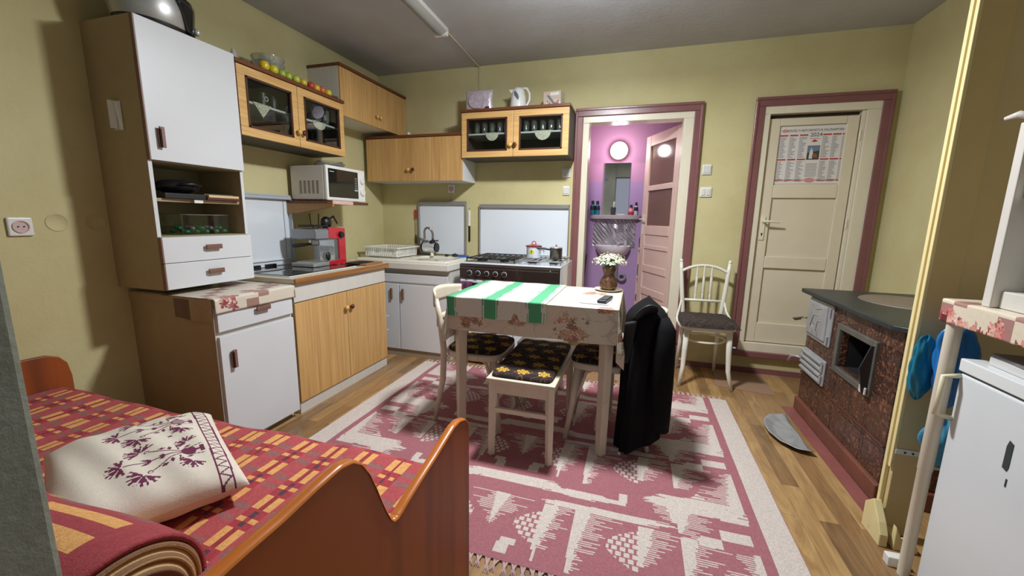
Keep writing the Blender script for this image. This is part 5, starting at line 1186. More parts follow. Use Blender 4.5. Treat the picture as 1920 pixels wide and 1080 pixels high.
obj('oven_chamber', m, mat('black_iron', (18, 18, 20), 0.8), t)  # chamber walls coloured near black
g = 0.032; m = MB()
m.box(-0.016, 0.004, oy0-g, oy0, oz0-g, oz1+g); m.box(-0.016, 0.004, oy1, oy1+g, oz0-g, oz1+g); m.box(-0.016, 0.004, oy0, oy1, oz0-g, oz0); m.box(-0.016, 0.004, oy0, oy1, oz1, oz1+g)
of = obj('oven_frame', m, mat('grey_iron_frame', (122, 120, 114), 0.4, metal=0.5, var=0.15, vs=14), t, bevel=0.004)
# the open oven door leaf, hinged at the near side
m = MB().prism([(0.0, 0.0), (0.0, 0.235), (-0.012, 0.235), (-0.045, 0.12), (-0.020, -0.01)], oy0-0.022, oy0-0.014, 'y')
obj('oven_door', m, mat('dark_door_leaf', (74, 74, 76), 0.3, metal=0.6), of)
part_label(obj('cloth_tag', MB().box(-0.030, -0.020, oy0-0.03, oy0+0.028, 0.438, 0.475), mat('pale_rag', (200, 192, 184), 0.8), of, bevel=0.004), 'pale rag on the frame corner')
of.location = (0, 0, 0)
for ch in of.children:
    if ch.name.startswith('oven_door'): ch.location = (-0.016, 0, 0.448)
# fire door
def stove_door(nm, y0, y1, z0, z1, ribs):
    d = obj(nm, MB().box(-0.014, 0.004, y0, y1, z0, z1), ALU, t, bevel=0.008)
    if ribs: [obj('rib', MB().cyl((-0.018, y0+0.01, z0+0.028+k*(z1-z0-0.05)/3), (-0.018, y1-0.01, z0+0.028+k*(z1-z0-0.05)/3), 0.013, n=10), ALU, d, smooth=True) for k in range(4)]
    else:
        obj('raised_panel', MB().box(-0.026, -0.012, y0+0.045, y1-0.02, z0+0.025, z1-0.02), ALU, d, bevel=0.008)
        m = MB(); yc, zc = (y0+y1)/2+0.01, (z0+z1)/2
        m.tube([(-0.027, yc-0.07, zc+0.09), (-0.027, yc, zc+0.07), (-0.027, yc+0.07, zc+0.09)], 0.003, 6)
        m.tube([(-0.027, yc-0.05, zc-0.09), (-0.027, yc-0.01, zc-0.02), (-0.027, yc+0.04, zc-0.03), (-0.027, yc+0.02, zc-0.09)], 0.003, 6)
        m.tube([(-0.027, yc+0.07, zc-0.05), (-0.027, yc+0.03, zc+0.03), (-0.027, yc-0.04, zc+0.04)], 0.003, 6)
        m.tube([(-0.027, yc-0.07, zc+0.01), (-0.027, yc-0.03, zc+0.0), (-0.027, yc-0.02, zc-0.06)], 0.003, 6)
        obj('ornament', m, STEEL, d, smooth='all')
    obj('hinge', MB().cyl((-0.020, y0+0.012, z0+0.02), (-0.020, y0+0.012, z0+0.065), 0.008, n=10).cyl((-0.020, y0+0.012, z1-0.07), (-0.020, y0+0.012, z1-0.02), 0.008, n=10), ALU, d, smooth=True)
    return d
fd = stove_door('fire_door', 2.73-SY0, 3.055-SY0, 0.530, 0.785, False)
obj('handle', MB().tube([(-0.014, 3.04-SY0, 0.64), (-0.040, 3.055-SY0, 0.642), (-0.055, 3.10-SY0, 0.625), (-0.060, 3.155-SY0, 0.610), (-0.048, 3.15-SY0, 0.602), (-0.042, 3.09-SY0, 0.622)], 0.006, 8), mat('worn_handle', (130, 126, 118), 0.35, metal=0.7), fd, smooth='all')
ad = stove_door('ash_door', 2.735-SY0, 3.055-SY0, 0.285, 0.445, True)
obj('handle', MB().tube([(-0.014, 3.04-SY0, 0.365), (-0.045, 3.06-SY0, 0.37), (-0.060, 3.10-SY0, 0.360), (-0.070, 3.12-SY0, 0.315)], [0.007, 0.008, 0.009, 0.009], 8), ALU, ad, smooth='all')
m = MB().prism([(-0.045, 0.02), (0.0, -0.03), (W2, -0.03), (W2, D2+0.04), (-0.045, D2+0.055)], 0.798, 0.826)
obj('iron_top', m, IRON, t, bevel=0.006)
obj('hotplate', MB().lathe((0.345, 0.66, 0.826), [(0.215, 0), (0.213, 0.003), (0.0001, 0.003)], 40, sy=1.15), RUST, t, smooth=True)
obj('plinth', MB().box(-0.020, W2, -0.02, D2-0.005, 0.0, 0.088), TERRA, t, bevel=0.006)
m = MB(); m.box(-0.012, 0.0, -0.002, 0.42, 0.245, 0.258); obj('ledge', MB().box(-0.008, 0.002, 0, D2, 0.262, 0.274), mat('dark_tile_band', (86, 50, 38), 0.3, coat=0.3), t, bevel=0.003)
m = MB().tube([(0.145, 0.045, 0.826), (0.145, 0.045, 0.84), (0.16, 0.05, 0.92), (0.20, 0.06, 1.00), (0.33, 0.08, 1.045), (W2, 0.09, 1.05)], [0.062, 0.052, 0.050, 0.050, 0.050, 0.050], 20)
obj('flue_pipe', m, mat('dark_flue', (58, 48, 44), 0.45, metal=0.4, var=0.2, vs=12), t, smooth='all')
# red painted floor strip with sheet + aluminium ash tray on floor
single('floor_sheet', MB().box(1.035, 1.104, 1.93, 3.06, 0, 0.004), REDP, 'narrow red painted strip on the floor along the stove plinth', 'strip')
def panfn(u, v):
    a = PI*u-PI/2; k = v
    x = 1.0-0.175*math.cos(a)**0.8*k if abs(math.cos(a)) > 1e-6 else 1.0
    y = 2.635+0.225*math.sin(a)*k
    z = 0.010+(0.022*((k-0.72)/0.28) if k > 0.72 else 0.0)+0.002*math.sin(u*40)*k
    return (x, y, z)
m = MB().grid(panfn, 40, 18)
single('ash_pan', m, ALU, 'dented half-round aluminium sheet pan on the floor in front of the stove', 'pan', smooth='all', solid=0.004)

# ------------------------------------------------------------------ partition frame between stove and fridge
t = thing('screen_frame', 'tall cream wooden board screen on feet between stove and fridge', 'screen', (1.035, 1.87, 0))
obj('panel', bx(0.08, 0.672, -0.008, 0.004, 0.39, 2.45), PANEL, t)
obj('post', MB().box(0.0, 0.088, -0.020, 0.018, 0.01, 2.45), mat('cream_post_side', (206, 186, 136), 0.55, var=0.05), t, bevel=0.002)
obj('edge_strip', MB().box(-0.012, 0.0, -0.022, -0.006, 0.30, 2.45).box(-0.006, 0.0, -0.006, 0.002, 0.30, 2.45).box(-0.014, 0.0, 0.002, 0.020, 0.05, 2.45), CREAMF, t, bevel=0.002)
obj('bottom_rail', bx(0.088, 0.672, -0.018, 0.016, 0.315, 0.405), PANEL, t, bevel=0.002)
m = MB().prism([(-0.100, 0.0), (-0.098, 0.05), (-0.075, 0.09), (-0.020, 0.155), (0.030, 0.110), (0.030, 0.0)], -0.045, -0.016, 'x')
obj('foot', m, CREAMF, t, bevel=0.004)
m = MB().prism([(0.0, 0.0), (0.0, 0.10), (0.025, 0.045), (0.055, 0.050), (0.075, 0.03), (0.08, 0.0)], -0.105, -0.08, 'y'); m.box(0.0, 0.03, -0.08, -0.01, 0, 0.045)
obj('foot', m, CREAMF, t, bevel=0.004)
for x0, x1, z in ((0.000, 0.115, 0.700), (-0.005, 0.145, 0.372)):
    b = obj('metal_strap', MB().box(x0, x1, -0.0245, -0.0205, z-0.010, z+0.012), WHITEP, t, bevel=0.002); obj('screw', MB().cyl((x0+0.030, -0.0265, z), (x0+0.030, -0.0235, z), 0.004, n=10).cyl((x0+0.055, -0.0265, z), (x0+0.055, -0.0235, z), 0.004, n=10) if z < 0.5 else MB().cyl((x0+0.045, -0.0265, z), (x0+0.045, -0.0235, z), 0.005, n=10), BLACK, b)

# ------------------------------------------------------------------ fridge, table over it
t = thing('fridge', 'small white under-counter fridge with chipped door at the right edge', 'fridge', (1.015, 1.598, 0), -90)
# local: x along -Y world (towards camera), -y ... rotate -90: local x -> -Y, local y -> +X
W_, D_ = 0.56, 0.54
obj('cabinet', bx(0, W_, 0.05, D_, 0.02, 0.835), WHITEE, t, bevel=0.006)
fdm = worn('chipped_fridge_enamel', (214, 220, 222), (214, 220, 222), 0.25)
d = obj('door', bx(0, W_, 0.0, 0.045, 0.03, 0.790), mat('fridge_door_white', (214, 219, 222), 0.28, var=0.03, vs=3, bump=0.08, bs=12), t, bevel=0.008, seg=3)
obj('top_cap', bx(-0.002, W_+0.002, -0.004, D_, 0.797, 0.838), mat('fridge_top', (222, 226, 226), 0.3), t, bevel=0.004)
obj('gasket', bx(0.004, W_-0.004, 0.010, 0.048, 0.785, 0.800), BLACK, t)
obj('handle', MB().tube([(0.006, 0.0, 0.780), (0.006, -0.040, 0.775), (0.006, -0.043, 0.645), (0.006, 0.0, 0.635)], 0.009, 8), mat('ivory_handle', (224, 216, 186), 0.35), d, smooth='all')
obj('enamel_chip', MB().prism([(0.213, 0.592), (0.228, 0.587), (0.232, 0.60), (0.232, 0.668), (0.218, 0.674), (0.213, 0.655)], -0.0015, 0.0, 'y').prism([(0.232, 0.545), (0.236, 0.545), (0.236, 0.568), (0.232, 0.568)], -0.0015, 0.0, 'y'), mat('chip_dark', (52, 62, 60), 0.5), d)
for x in (0.04, W_-0.04): obj('foot', MB().cyl((x, 0.08, 0), (x, 0.08, 0.025), 0.015, n=12), BLACK, t)
# table above
t = thing('side_table', 'table with white round leg standing over the fridge', 'table', (0.985, 1.075, 0))
obj('tabletop', bx(0.012, 0.66, 0, 0.59, 0.975, 1.012), SEATW, t, bevel=0.004)
obj('apron', MB().box(0.05, 0.6, 0.575, 0.588, 0.935, 0.975), SEATW, t)
def tl(x, y): obj('leg', MB().tube([(x, y, 0.975), (x, y, 0.42), (x, y, 0.418), (x-0.0, y, 0.0)], [0.020, 0.020, 0.0185, 0.0175], 20), mat('ivory_leg', (222, 214, 196), 0.35), t, smooth=True)
tl(0.020, 0.565); tl(0.62, 0.57)
obj('foot_bracket', MB().box(-0.015, 0.045, 0.59, 0.625, 0.0, 0.040), WHITEP, t, bevel=0.004)
def scfn(u, v):     # runs over the top then hangs down on the room side
    y = 1.06+0.612*u; s_ = 0.71*v
    if s_ < 0.635: x, z = 1.62-s_, 1.0145
    else: x, z = 0.982-0.002*math.sin(u*17)-0.003, 1.0145-(s_-0.635)+0.003
    return (x, y, z)
mb = MB().grid(scfn, 130, 150); C_ = centers(mb)
SS = np.column_stack([C_[:, 1]+0.125, np.where(C_[:, 0] > 0.986, C_[:, 0]+0.045, 1.03-(1.0145-C_[:, 2]))])
pt = flowers(SS, [(1.76, 0.98, .035), (1.70, 0.955, .045), (1.64, 0.95, .045), (1.58, 0.98, .03), (1.5, 1.1, .05), (1.7, 1.15, .05), (1.45, 0.95, .05)], [hexc(196, 110, 104), hexc(218, 150, 136), hexc(150, 66, 66), hexc(226, 186, 168)], 0.013, 26, hexc(222, 210, 188), 7)
bl = ((np.floor((SS[:, 0]+0.02)/0.055)+np.floor(SS[:, 1]/0.06)).astype(int) % 4 == 0); isb = np.abs(pt-hexc(222, 210, 188)).sum(1) < 1e-4; pt[bl & isb] = hexc(168, 124, 118); pt[(SS[:, 0] > 1.795)] = hexc(196, 158, 150)
pt[(np.abs(SS[:, 0]-1.775) < 0.014) & (np.abs(SS[:, 1]-0.965) < 0.016)] = hexc(104, 40, 44)
single('oilcloth', mb, OIL, 'rose printed oilcloth over the table above the fridge', 'tablecloth', smooth='all', solid=0.002, pattern=pt)
mb = MB().grid(lambda u, v: (0.985+0.635*u, 1.676+0.003*math.sin(u*20), 1.0155-0.075*v), 60, 12); C_ = centers(mb)
pt = flowers(C_[:, [0, 2]], [(1.05, 0.97, .04), (1.25, 0.97, .04), (1.45, 0.97, .04)], [hexc(190, 130, 122), hexc(160, 90, 86)], 0.012, 20, hexc(206, 180, 166), 3)
single('oilcloth_end', mb, OIL, 'hanging end of the rose oilcloth facing the cream screen', 'cloth', smooth='all', pattern=pt)
# books on the fridge
for k, (z, h_, mm, l, w_, x_) in enumerate(((0.8385, 0.026, mat('white_book', (206, 206, 204), 0.5), 'white thick book lying directly on the fridge top', 0.15, 1.115), (0.8650, 0.010, mat('grey_magazine', (128, 124, 128), 0.4, var=0.2, vs=30), 'grey glossy magazine on top of the white book on the fridge', 0.15, 1.110), (0.8755, 0.014, mat('green_bag', (62, 96, 52), 0.6, var=0.3, vs=14), 'dark green folded bag topmost in the pile on the fridge', 0.11, 1.165))):
    n_ = ('book', 'magazine', 'folded_bag')[k]; single(n_, bx(-w_/2, w_/2, -0.16, 0.16, 0, h_), mm, l, ('book', 'magazine', 'bag')[k], (x_, 1.385, z), -2-3*k, bevel=0.003)
# white wooden stand on the table
t = thing('wooden_stand', 'white painted wooden rack standing on the rose oilcloth at the right edge', 'rack', (1.000, 1.275, 1.0175))
obj('upright', MB().box(0.0, 0.075, 0.245, 0.275, 0, 0.52), WHITE2, t, bevel=0.003)
obj('upright', MB().box(0.0, 0.075, -0.075, -0.045, 0, 0.52), WHITE2, t, bevel=0.003)
[obj('rail', bx(0.02, 0.06, -0.045, 0.245, a, a+0.05), WHITE2, t, bevel=0.003) for a in (0.0, 0.31)]
obj('back_panel', MB().box(0.072, 0.080, -0.045, 0.245, 0.05, 0.31), mat('grey_white_board', (186, 186, 178), 0.6), t)
obj('finial', MB().ell((0.02, 0.26, 0.525), (0.020, 0.020, 0.012), 14).tube([(0.02, 0.26, 0.53), (0.0, 0.285, 0.545), (-0.01, 0.315, 0.540)], [0.008, 0.010, 0.005], 8).tube([(0.02, 0.26, 0.53), (0.04, 0.22, 0.555)], [0.008, 0.006], 8), WHITE2, t, smooth='all')
# blue bags
def bag(label, c, r_, mm, seed):
    q = random.Random(seed); ph = [q.random()*6 for _ in range(6)]
    def fn(u, v):
        a = 2*PI*u; b = PI*v; s_ = math.sin(b)**0.8
        k = 1+0.16*math.sin(3*a+ph[0]+5*v)+0.13*math.sin(5*a+ph[1]-9*v)+0.08*math.sin(9*a+17*v+ph[2])
        return (r_[0]*s_*math.cos(a)*k, r_[1]*s_*math.sin(a)*k, r_[2]*(-math.cos(b))*(1+0.05*math.sin(4*a)))
    return single('plastic_bag', MB().grid(fn, 60, 36, wrap=True), mm, label, 'bag', c, 0, smooth='all')
bag('crumpled bright blue plastic bag hanging behind the round table leg', (1.100, 1.765, 0.765), (0.055, 0.032, 0.155), BLUEP, 1)
bag('dark teal plastic bag hanging left of the bright blue bag', (1.034, 1.800, 0.735), (0.036, 0.018, 0.120), TEALP, 2)
bag('lower light blue plastic bag glimpsed between table leg and fridge', (1.120, 1.765, 0.475), (0.060, 0.028, 0.10), mat('light_blue_plastic', (70, 150, 190), 0.3, var=0.15, vs=12), 3)

# ------------------------------------------------------------------ bed
t = thing('bed', 'orange cherry-wood single bed with wavy footboard in the left foreground', 'bed', (0, 0, 0))
prof = [(1.129, 0.02), (1.129, 0.574), (1.118, 0.598), (1.095, 0.620), (1.055, 0.634), (1.015, 0.634), (0.965, 0.622), (0.908, 0.608), (0.817, 0.590), (0.760, 0.577), (0.735, 0.570), (0.716, 0.566), (0.700, 0.570), (0.688, 0.584), (0.675, 0.610), (0.657, 0.652), (0.640, 0.696), (0.622, 0.738), (0.600, 0.773), (0.575, 0.793), (0.545, 0.801), (0.49, 0.799), (0.42, 0.793), (0.36, 0.792), (0.30, 0.789), (0.22, 0.780), (0.205, 0.77), (0.205, 0.02)]
fb = obj('footboard', MB().prism(prof, -0.502, -0.482, 'x'), CHERRY, t)
m = MB(); n = len(prof)-2
top = prof[1:-1]
def lipfn(u, v):
    k = u*(len(top)-1); i = min(len(top)-2, int(k)); f = k-i
    y = top[i][0]*(1-f)+top[i+1][0]*f; z = top[i][1]*(1-f)+top[i+1][1]*f
    dy, dz = top[i+1][0]-top[i][0], top[i+1][1]-top[i][1]; l = math.hypot(dy, dz); ny, nz = -dz/l, dy/l
    if True: ny, nz = dz/l, -dy/l
    a = PI*v; return (-0.492+0.0125*math.cos(a), y+ny*0.006*math.sin(a), z+nz*0.006*math.sin(a))
obj('footboard_lip', MB().grid(lipfn, 120, 8), CHERRYL, fb, smooth='all')
hp = [(1.135, 0.02), (1.135, 0.48), (1.125, 0.545), (1.10, 0.580), (1.06, 0.598), (1.0, 0.600), (0.6, 0.60), (0.30, 0.598), (0.235, 0.57), (0.205, 0.50), (0.205, 0.02)]
obj('headboard', MB().prism(hp, XL+0.008, XL+0.030, 'x'), CHERRY, t, bevel=0.004)
obj('side_rail', MB().box(XL+0.03, -0.502, 1.095, 1.115, 0.14, 0.36).box(XL+0.03, -0.502, 0.215, 0.235, 0.14, 0.36), CHERRY, t, bevel=0.003)
obj('mattress', bx(XL+0.035, -0.508, 0.235, 1.09, 0.22, 0.425), mat('mattress_ticking', (180, 160, 140), 0.9), t, bevel=0.03, seg=4)
def bedz(x, y): return 0.437+0.010*math.sin(x*3.1+1)*math.sin(y*5)+0.004*math.sin(x*17+y*9)
bs = 0.0078; BX0, BX1, BYa, BYb = XL+0.034, -0.506, 0.225, 1.105
bnx, bny = int((BX1-BX0)/bs), int((BYb-BYa+0.10)/bs)
flat = []
def blfn(u, v):
    x = BX0+(BX1-BX0)*u; s_ = (BYb-BYa+0.10)*v; flat.append((x, BYa+s_)); y = BYa+s_; z = bedz(x, y)
    ov = y-(BYb-0.03)
    if ov > 0:
        a = min(ov/0.035, PI/2); y = BYb-0.03+0.035*math.sin(a); z = z-0.035*(1-math.cos(a))-max(0, ov-0.035*PI/2)
        y += 0.006*math.sin(x*14)*min(1, ov*8)
    return (x, y, z)
mb = MB().grid(blfn, bnx, bny); F = np.array(flat); W1 = bnx+1
ii = np.array([[j*W1+i, (j+1)*W1+i+1] for j in range(bny) for i in range(bnx)]); F = (F[ii[:, 0]]+F[ii[:, 1]])/2
def plaid(X, Y):
    px_, py_ = 0.1235, 0.1315
    a = ((X+1.067)/px_) % 1.0; b = ((Y-1.041)/py_) % 1.0
    a = np.where(a > 0.5, a-1, a)*px_; b = np.where(b > 0.5, b-1, b)*py_
    red, ora, gry, dk, rd2 = hexc(168, 58, 68), hexc(224, 166, 100), hexc(148, 98, 96), hexc(88, 60, 70), hexc(184, 82, 86)
    pt = np.tile(red, (len(X), 1))
    sh = np.abs(np.abs(a)-px_/2) < 0.030
    pt[sh] = rd2*0.93
    pt[(np.abs(np.abs(a)-px_/2) < 0.026) & (np.abs(b+0.030) < 0.013)] = gry
    pt[(np.abs(np.abs(a)-px_/2) < 0.026) & (np.abs(b-0.057) < 0.010)] = gry
    pt[(np.abs(np.abs(a)-0.0185) < 0.0125) & (np.abs(b) < 0.031)] = ora
    pt[(np.abs(np.abs(a)-0.0185) < 0.0115) & (np.abs(np.abs(b)-0.0635) < 0.0058)] = ora
    pt[(np.abs(a) < 0.0065) & (np.abs(np.abs(b)-0.048) < 0.010)] = dk
    pt[(np.abs(a) < 0.0065) & (np.abs(b) < 0.031)] = red*0.85
    return pt
pt = plaid(F[:, 0], F[:, 1]); pt *= 0.9+0.2*np.random.RandomState(2).rand(len(pt), 1)
single('bedspread', mb, WOOL, 'red and orange checked wool bedspread on the bed', 'bedspread', smooth='all', pattern=pt, solid=0.004)

# folded blanket bolster at the near side
def rollfn(u, v):
    x = -1.75+0.850*u; a = -0.12+(PI+0.12)*v
    r_ = 0.160+0.005*math.sin(u*9)
    return (x+0.030*math.sin(PI*v), 0.400+r_*1.05*math.cos(a), 0.448+r_*1.15*max(-0.02, math.sin(a)))
mb = MB().grid(rollfn, 150, 70); u_ = np.tile((np.arange(150)+.5)/150, 70); v_ = np.repeat((np.arange(70)+.5)/70, 150)
red, ora, gry = hexc(158, 64, 70), hexc(220, 164, 100), hexc(140, 90, 88)
pt = np.tile(red, (len(u_), 1)); s_ = v_*0.52; q = ((s_+0.03) % 0.20)
U_ = u_*0.885
pt[(q > 0.02) & (q < 0.055) & ((U_ % 0.40) > 0.13)] = ora; pt[(q > 0.085) & (q < 0.12) & ((U_ % 0.40) > 0.13)] = ora; pt[(q > 0.14) & ((U_ % 0.2) > 0.1)] = gry
pt *= 0.9+0.2*np.random.RandomState(4).rand(len(pt), 1)
RT = thing('folded_blanket', 'folded red and orange blanket roll with brown knitted inside beside the white pillow', 'blanket', (0, 0, 0))
obj('outer_layer', mb, WOOL, RT, smooth='all', solid=0.012, pattern=pt)
KN = NT('brown_knit'); KN.set(0.95); vk = KN.coord(); wv = KN.node('ShaderNodeTexWave'); wv.inputs['Scale'].default_value = 24; wv.inputs['Distortion'].default_value = 1.5; KN.link(vk, wv.inputs[0])
KN.link(KN.ramp(wv.outputs[1], [(0.3, lin((120, 92, 62))), (0.6, lin((200, 170, 118)))]), KN.b.inputs['Base Color']); KN.bump(wv.outputs[1], 0.6, 0.006)
def archfn(R, xw):
    return lambda u, v: (-1.74+(0.838-xw)*u+0.022*math.sin(PI*v), 0.400+R*1.05*math.cos(PI*v), 0.448+R*1.14*math.sin(PI*v))
for R, xw in ((0.145, 0.0),):
    obj('inner_layer', MB().grid(archfn(R, xw), 60, 40), KN.m, RT, smooth='all', solid=0.012)
mb = MB().grid(lambda u, v: (-0.895+0.055*math.sin(v*PI/2)+0.004*math.sin(v*50)+0.022*math.sin(PI*u)*(1-v), 0.400+0.150*1.05*(1-v*0.98)*math.cos(PI*u), 0.448+0.150*1.14*(1-v*0.98)*math.sin(PI*u)), 90, 60)
v_ = np.repeat((np.arange(60)+.5)/60, 90); u_ = np.tile((np.arange(90)+.5)/90, 60)
tan_, brn_, drk_ = hexc(196, 166, 112), hexc(136, 100, 74), hexc(70, 54, 38)
pt = np.tile(tan_, (len(v_), 1)); pt[(v_*16 % 1) < 0.42] = brn_; pt[(v_ > 0.26) & (v_ < 0.40)] = brn_*0.9
ins = v_ > 0.46; pt[ins] = hexc(150, 136, 84); pt[ins & (np.sin(u_*60+v_*8) > 0.1)] = drk_
obj('knitted_end', mb, WOOL, RT, smooth='all', pattern=pt)
m = MB().ell((-1.34, 0.400, 0.515), (0.38, 0.080, 0.062), 24)
obj('core', m, mat('olive_knit', (112, 98, 60), 0.95, var=0.4, vs=50, bump=0.5, bs=90), RT, smooth='all')

# pillow
def make_pillow():
    w, d, th = 0.405, 0.51, 0.145; N = 190; Mv = 230
    def f(u, v, sgn):
        x, y = 2*u-1, 2*v-1
        px = (1-abs(x)**3.2); py = (1-abs(y)**3.2); h = (max(0, px)*max(0, py))**0.42
        k = 1-0.050*(1-y*y)*abs(x)**3; l = 1-0.055*(1-x*x)*abs(y)**3
        X = x*w/2*k*(1-0.0); Y = y*d/2*l
        z = sgn*th/2*h + (0.003*math.sin(x*14+y*5)*h)
        return (X, Y, z*(1.15 if sgn > 0 else 0.85))
    mb = MB().grid(lambda u, v: f(u, v, 1), N, Mv); n1 = len(mb.f)
    mb.grid(lambda u, v: f(1-u, v, -1), 60, 44)
    C_ = centers(mb)
    wht, pur = hexc(224, 214, 200), hexc(108, 38, 74)
    pt = np.tile(wht, (len(mb.f), 1)); X, Y = C_[:, 0].copy(), C_[:, 1].copy(); up = np.arange(len(X)) < n1
    M_ = np.zeros(len(X), bool)
    # zigzag border band
    bx0 = 0.140
    M_ |= (np.abs(X-bx0) < 0.0022) | (np.abs(X-(bx0+0.030)) < 0.0022)
    q = (Y/0.026) % 1.0; tri_ = np.abs(q*2-1)*0.024+0.003
    M_ |= (np.abs((X-bx0)-tri_) < 0.0036) & (X > bx0) & (X < bx0+0.03)
    def line(p0, p1, wd=0.0022):
        nonlocal M_
        p0, p1 = np.array(p0), np.array(p1); d_ = p1-p0; L_ = (d_**2).sum(); tt = np.clip(((X-p0[0])*d_[0]+(Y-p0[1])*d_[1])/L_, 0, 1)
        M_ |= np.hypot(X-(p0[0]+tt*d_[0]), Y-(p0[1]+tt*d_[1])) < wd
    def leaf(c, ang, L_=0.016, wd=0.0065):
        nonlocal M_
        a = (X-c[0])*math.cos(ang)+(Y-c[1])*math.sin(ang); b = -(X-c[0])*math.sin(ang)+(Y-c[1])*math.cos(ang)
        M_ |= (np.abs(a)/L_+np.abs(b)/wd) < 1
    def carnation(c, ang, R):
        nonlocal M_
        dx, dy = X-c[0], Y-c[1]; rr = np.hypot(dx, dy); an = (np.arctan2(dy, dx)-ang+PI) % (2*PI)-PI
        spread = 1.75; R = R*1.2; teeth = 0.86+0.14*np.sign(np.cos(an*15)); k = (np.abs(an) < spread) & (rr < R*teeth) & (rr > 0.004)
        for g in (-0.95, 0, 0.95): k &= ~((np.abs(an-g) < 0.09) & (rr > R*0.2))
        M_ |= k
    def ring(c, R=0.006):
        nonlocal M_
        M_ |= np.abs(np.hypot(X-c[0], Y-c[1])-R) < 0.0017
    X = (X-bx0)*1.22+0.222; Y = Y*1.16
    for cy in (-0.118, 0.112):
        ex, ey = X-0.165, Y-cy
        e = (ex/0.020)**2+(ey/0.026)**2; M_ |= (e < 1) & ((np.abs(np.sin(ey*420)) > 0.35) | (e > 0.75))
        M_ |= (np.abs(ex-0.030) < 0.012) & (np.abs(ey) < 0.011+0.006*np.sign(ex-0.03)); 
        line((0.145, cy), (0.0, cy)); carnation((-0.005, cy), PI, 0.034)
        for s2 in (-1, 1):
            leaf((0.055, cy+s2*0.010), PI-s2*0.5); leaf((0.095, cy+s2*0.006), PI-s2*0.5, 0.010)
            line((0.145, cy+s2*0.008), (0.115, cy+s2*0.020)); line((0.115, cy+s2*0.020), (0.068, cy+s2*0.052)); ring((0.060, cy+s2*0.058))
            carnation((0.044, cy+s2*0.068), PI-s2*0.9, 0.036)
            leaf((0.098, cy+s2*0.045), PI-s2*0.2, 0.012); leaf((0.118, cy+s2*0.036), PI/2, 0.013)
            line((0.140, cy+s2*0.022), (0.137, cy+s2*0.045)); line((0.137, cy+s2*0.045), (0.150, cy+s2*0.052)); ring((0.155, cy+s2*0.056))
            carnation((0.168, cy+s2*0.062), s2*2.2, 0.030)
            line((0.175, cy+s2*0.022), (0.205, cy+s2*0.030), 0.0018); leaf((0.165, cy+s2*0.033), 0.4, 0.011, 0.006)
    leaf((0.13, 0.015), 0.78, 0.012, 0.004); leaf((0.13, 0.015), -0.78, 0.012, 0.004)
    pt[M_ & up] = pur
    o = single('throw_pillow', mb, COTTON, 'white pillow with plum coloured carnation embroidery on the bed', 'pillow', (-1.315, 0.705, 0.512), 0, smooth='all', pattern=pt)
    o.rotation_euler = (math.radians(2), math.radians(1), math.radians(63))
make_pillow()

# ------------------------------------------------------------------ wall calendar on door 2
def letters(name, txt, x, y, z, size, mm, parent, squeeze=1.0):
    c = bpy.data.curves.new(name, 'FONT'); c.body = txt; c.size = size; c.align_x = 'CENTER'; c.extrude = 0.0002
    o = bpy.data.objects.new(name+'_tmp', c); COL.objects.link(o)
    bpy.context.view_layer.update(); dg = bpy.context.evaluated_depsgraph_get()
    me = bpy.data.meshes.new_from_object(o.evaluated_get(dg)); bpy.data.objects.remove(o, do_unlink=True)
    me.materials.clear(); me.materials.append(mm)
    for v in me.vertices: v.co = Vector((x+v.co.x*squeeze, y-v.co.z, z+v.co.y))
    q = bpy.data.objects.new(name, me); COL.objects.link(q); q.parent = parent; return q
ct = thing('wall_calendar', 'white and red printed year calendar for 2024 on the cream door', 'calendar', (1.236, YB+0.0285, 1.555))
CW, CH = 0.485, 0.425
obj('sheet', bx(-CW/2, CW/2, -0.002, 0, 0, CH), mat('calendar_paper', (220, 216, 212), 0.5), ct)
REDI = mat('red_ink', (176, 60, 62), 0.5); GRI = mat('grey_ink', (150, 148, 152), 0.6); DKI = mat('dark_ink', (52, 46, 48), 0.6); PKI = mat('pink_ink', (204, 140, 136), 0.5)
letters('title', 'ERDÉLYI REFORMÁTUS FALINAPTÁR', 0.0, -0.0025, CH-0.040, 0.024, DKI, ct, 0.93)
letters('year', '2024', 0.008, -0.0025, CH-0.078, 0.040, DKI, ct)
mh = MB()
for half in (0, 1):
    for i in range(6):
        m = MB()
        x0 = (-CW/2+0.012+0.066*i) if i < 3 else (0.052+0.062*(i-3)); zt = CH-0.075-0.178*half
        mh.box(x0, x0+0.054, -0.0035, -0.002, zt+0.004, zt+0.014); r = random.Random(i+half*7)
        for k in range(15):
            z = zt-0.004-0.0103*k; x = x0; 
            m.box(x, x+0.006, -0.0032, -0.002, z-0.006, z); m.box(x+0.009, x+0.020+0.03*r.random(), -0.0032, -0.002, z-0.006, z-0.001)
        obj('month_days', m, GRI, ct)
obj('month_headings', mh, REDI, ct)
m = MB(); r = random.Random(9)
for k in range(10): z = 0.150-0.0105*k; m.box(-0.038+0.004*r.random(), 0.040-0.006*r.random(), -0.0032, -0.002, z-0.004, z)
obj('text_lines', m, GRI, ct)
ph = obj('photo', bx(-0.038, 0.042, -0.0034, -0.002, 0.178, 0.282), mat('photo_sky', (112, 128, 150), 0.4, var=0.2, vs=12), ct)
obj('photo_hill', MB().prism([(-0.038, 0.178), (0.042, 0.178), (0.042, 0.245), (0.01, 0.238), (-0.038, 0.228)], -0.0040, -0.0034, 'y'), mat('photo_green', (62, 74, 58), 0.5, var=0.3, vs=30), ph)
obj('photo_church', MB().prism([(-0.024, 0.185), (0.0, 0.185), (0.0, 0.232), (-0.012, 0.268), (-0.022, 0.232)], -0.0046, -0.0040, 'y'), mat('photo_white', (206, 210, 214), 0.5), ph)
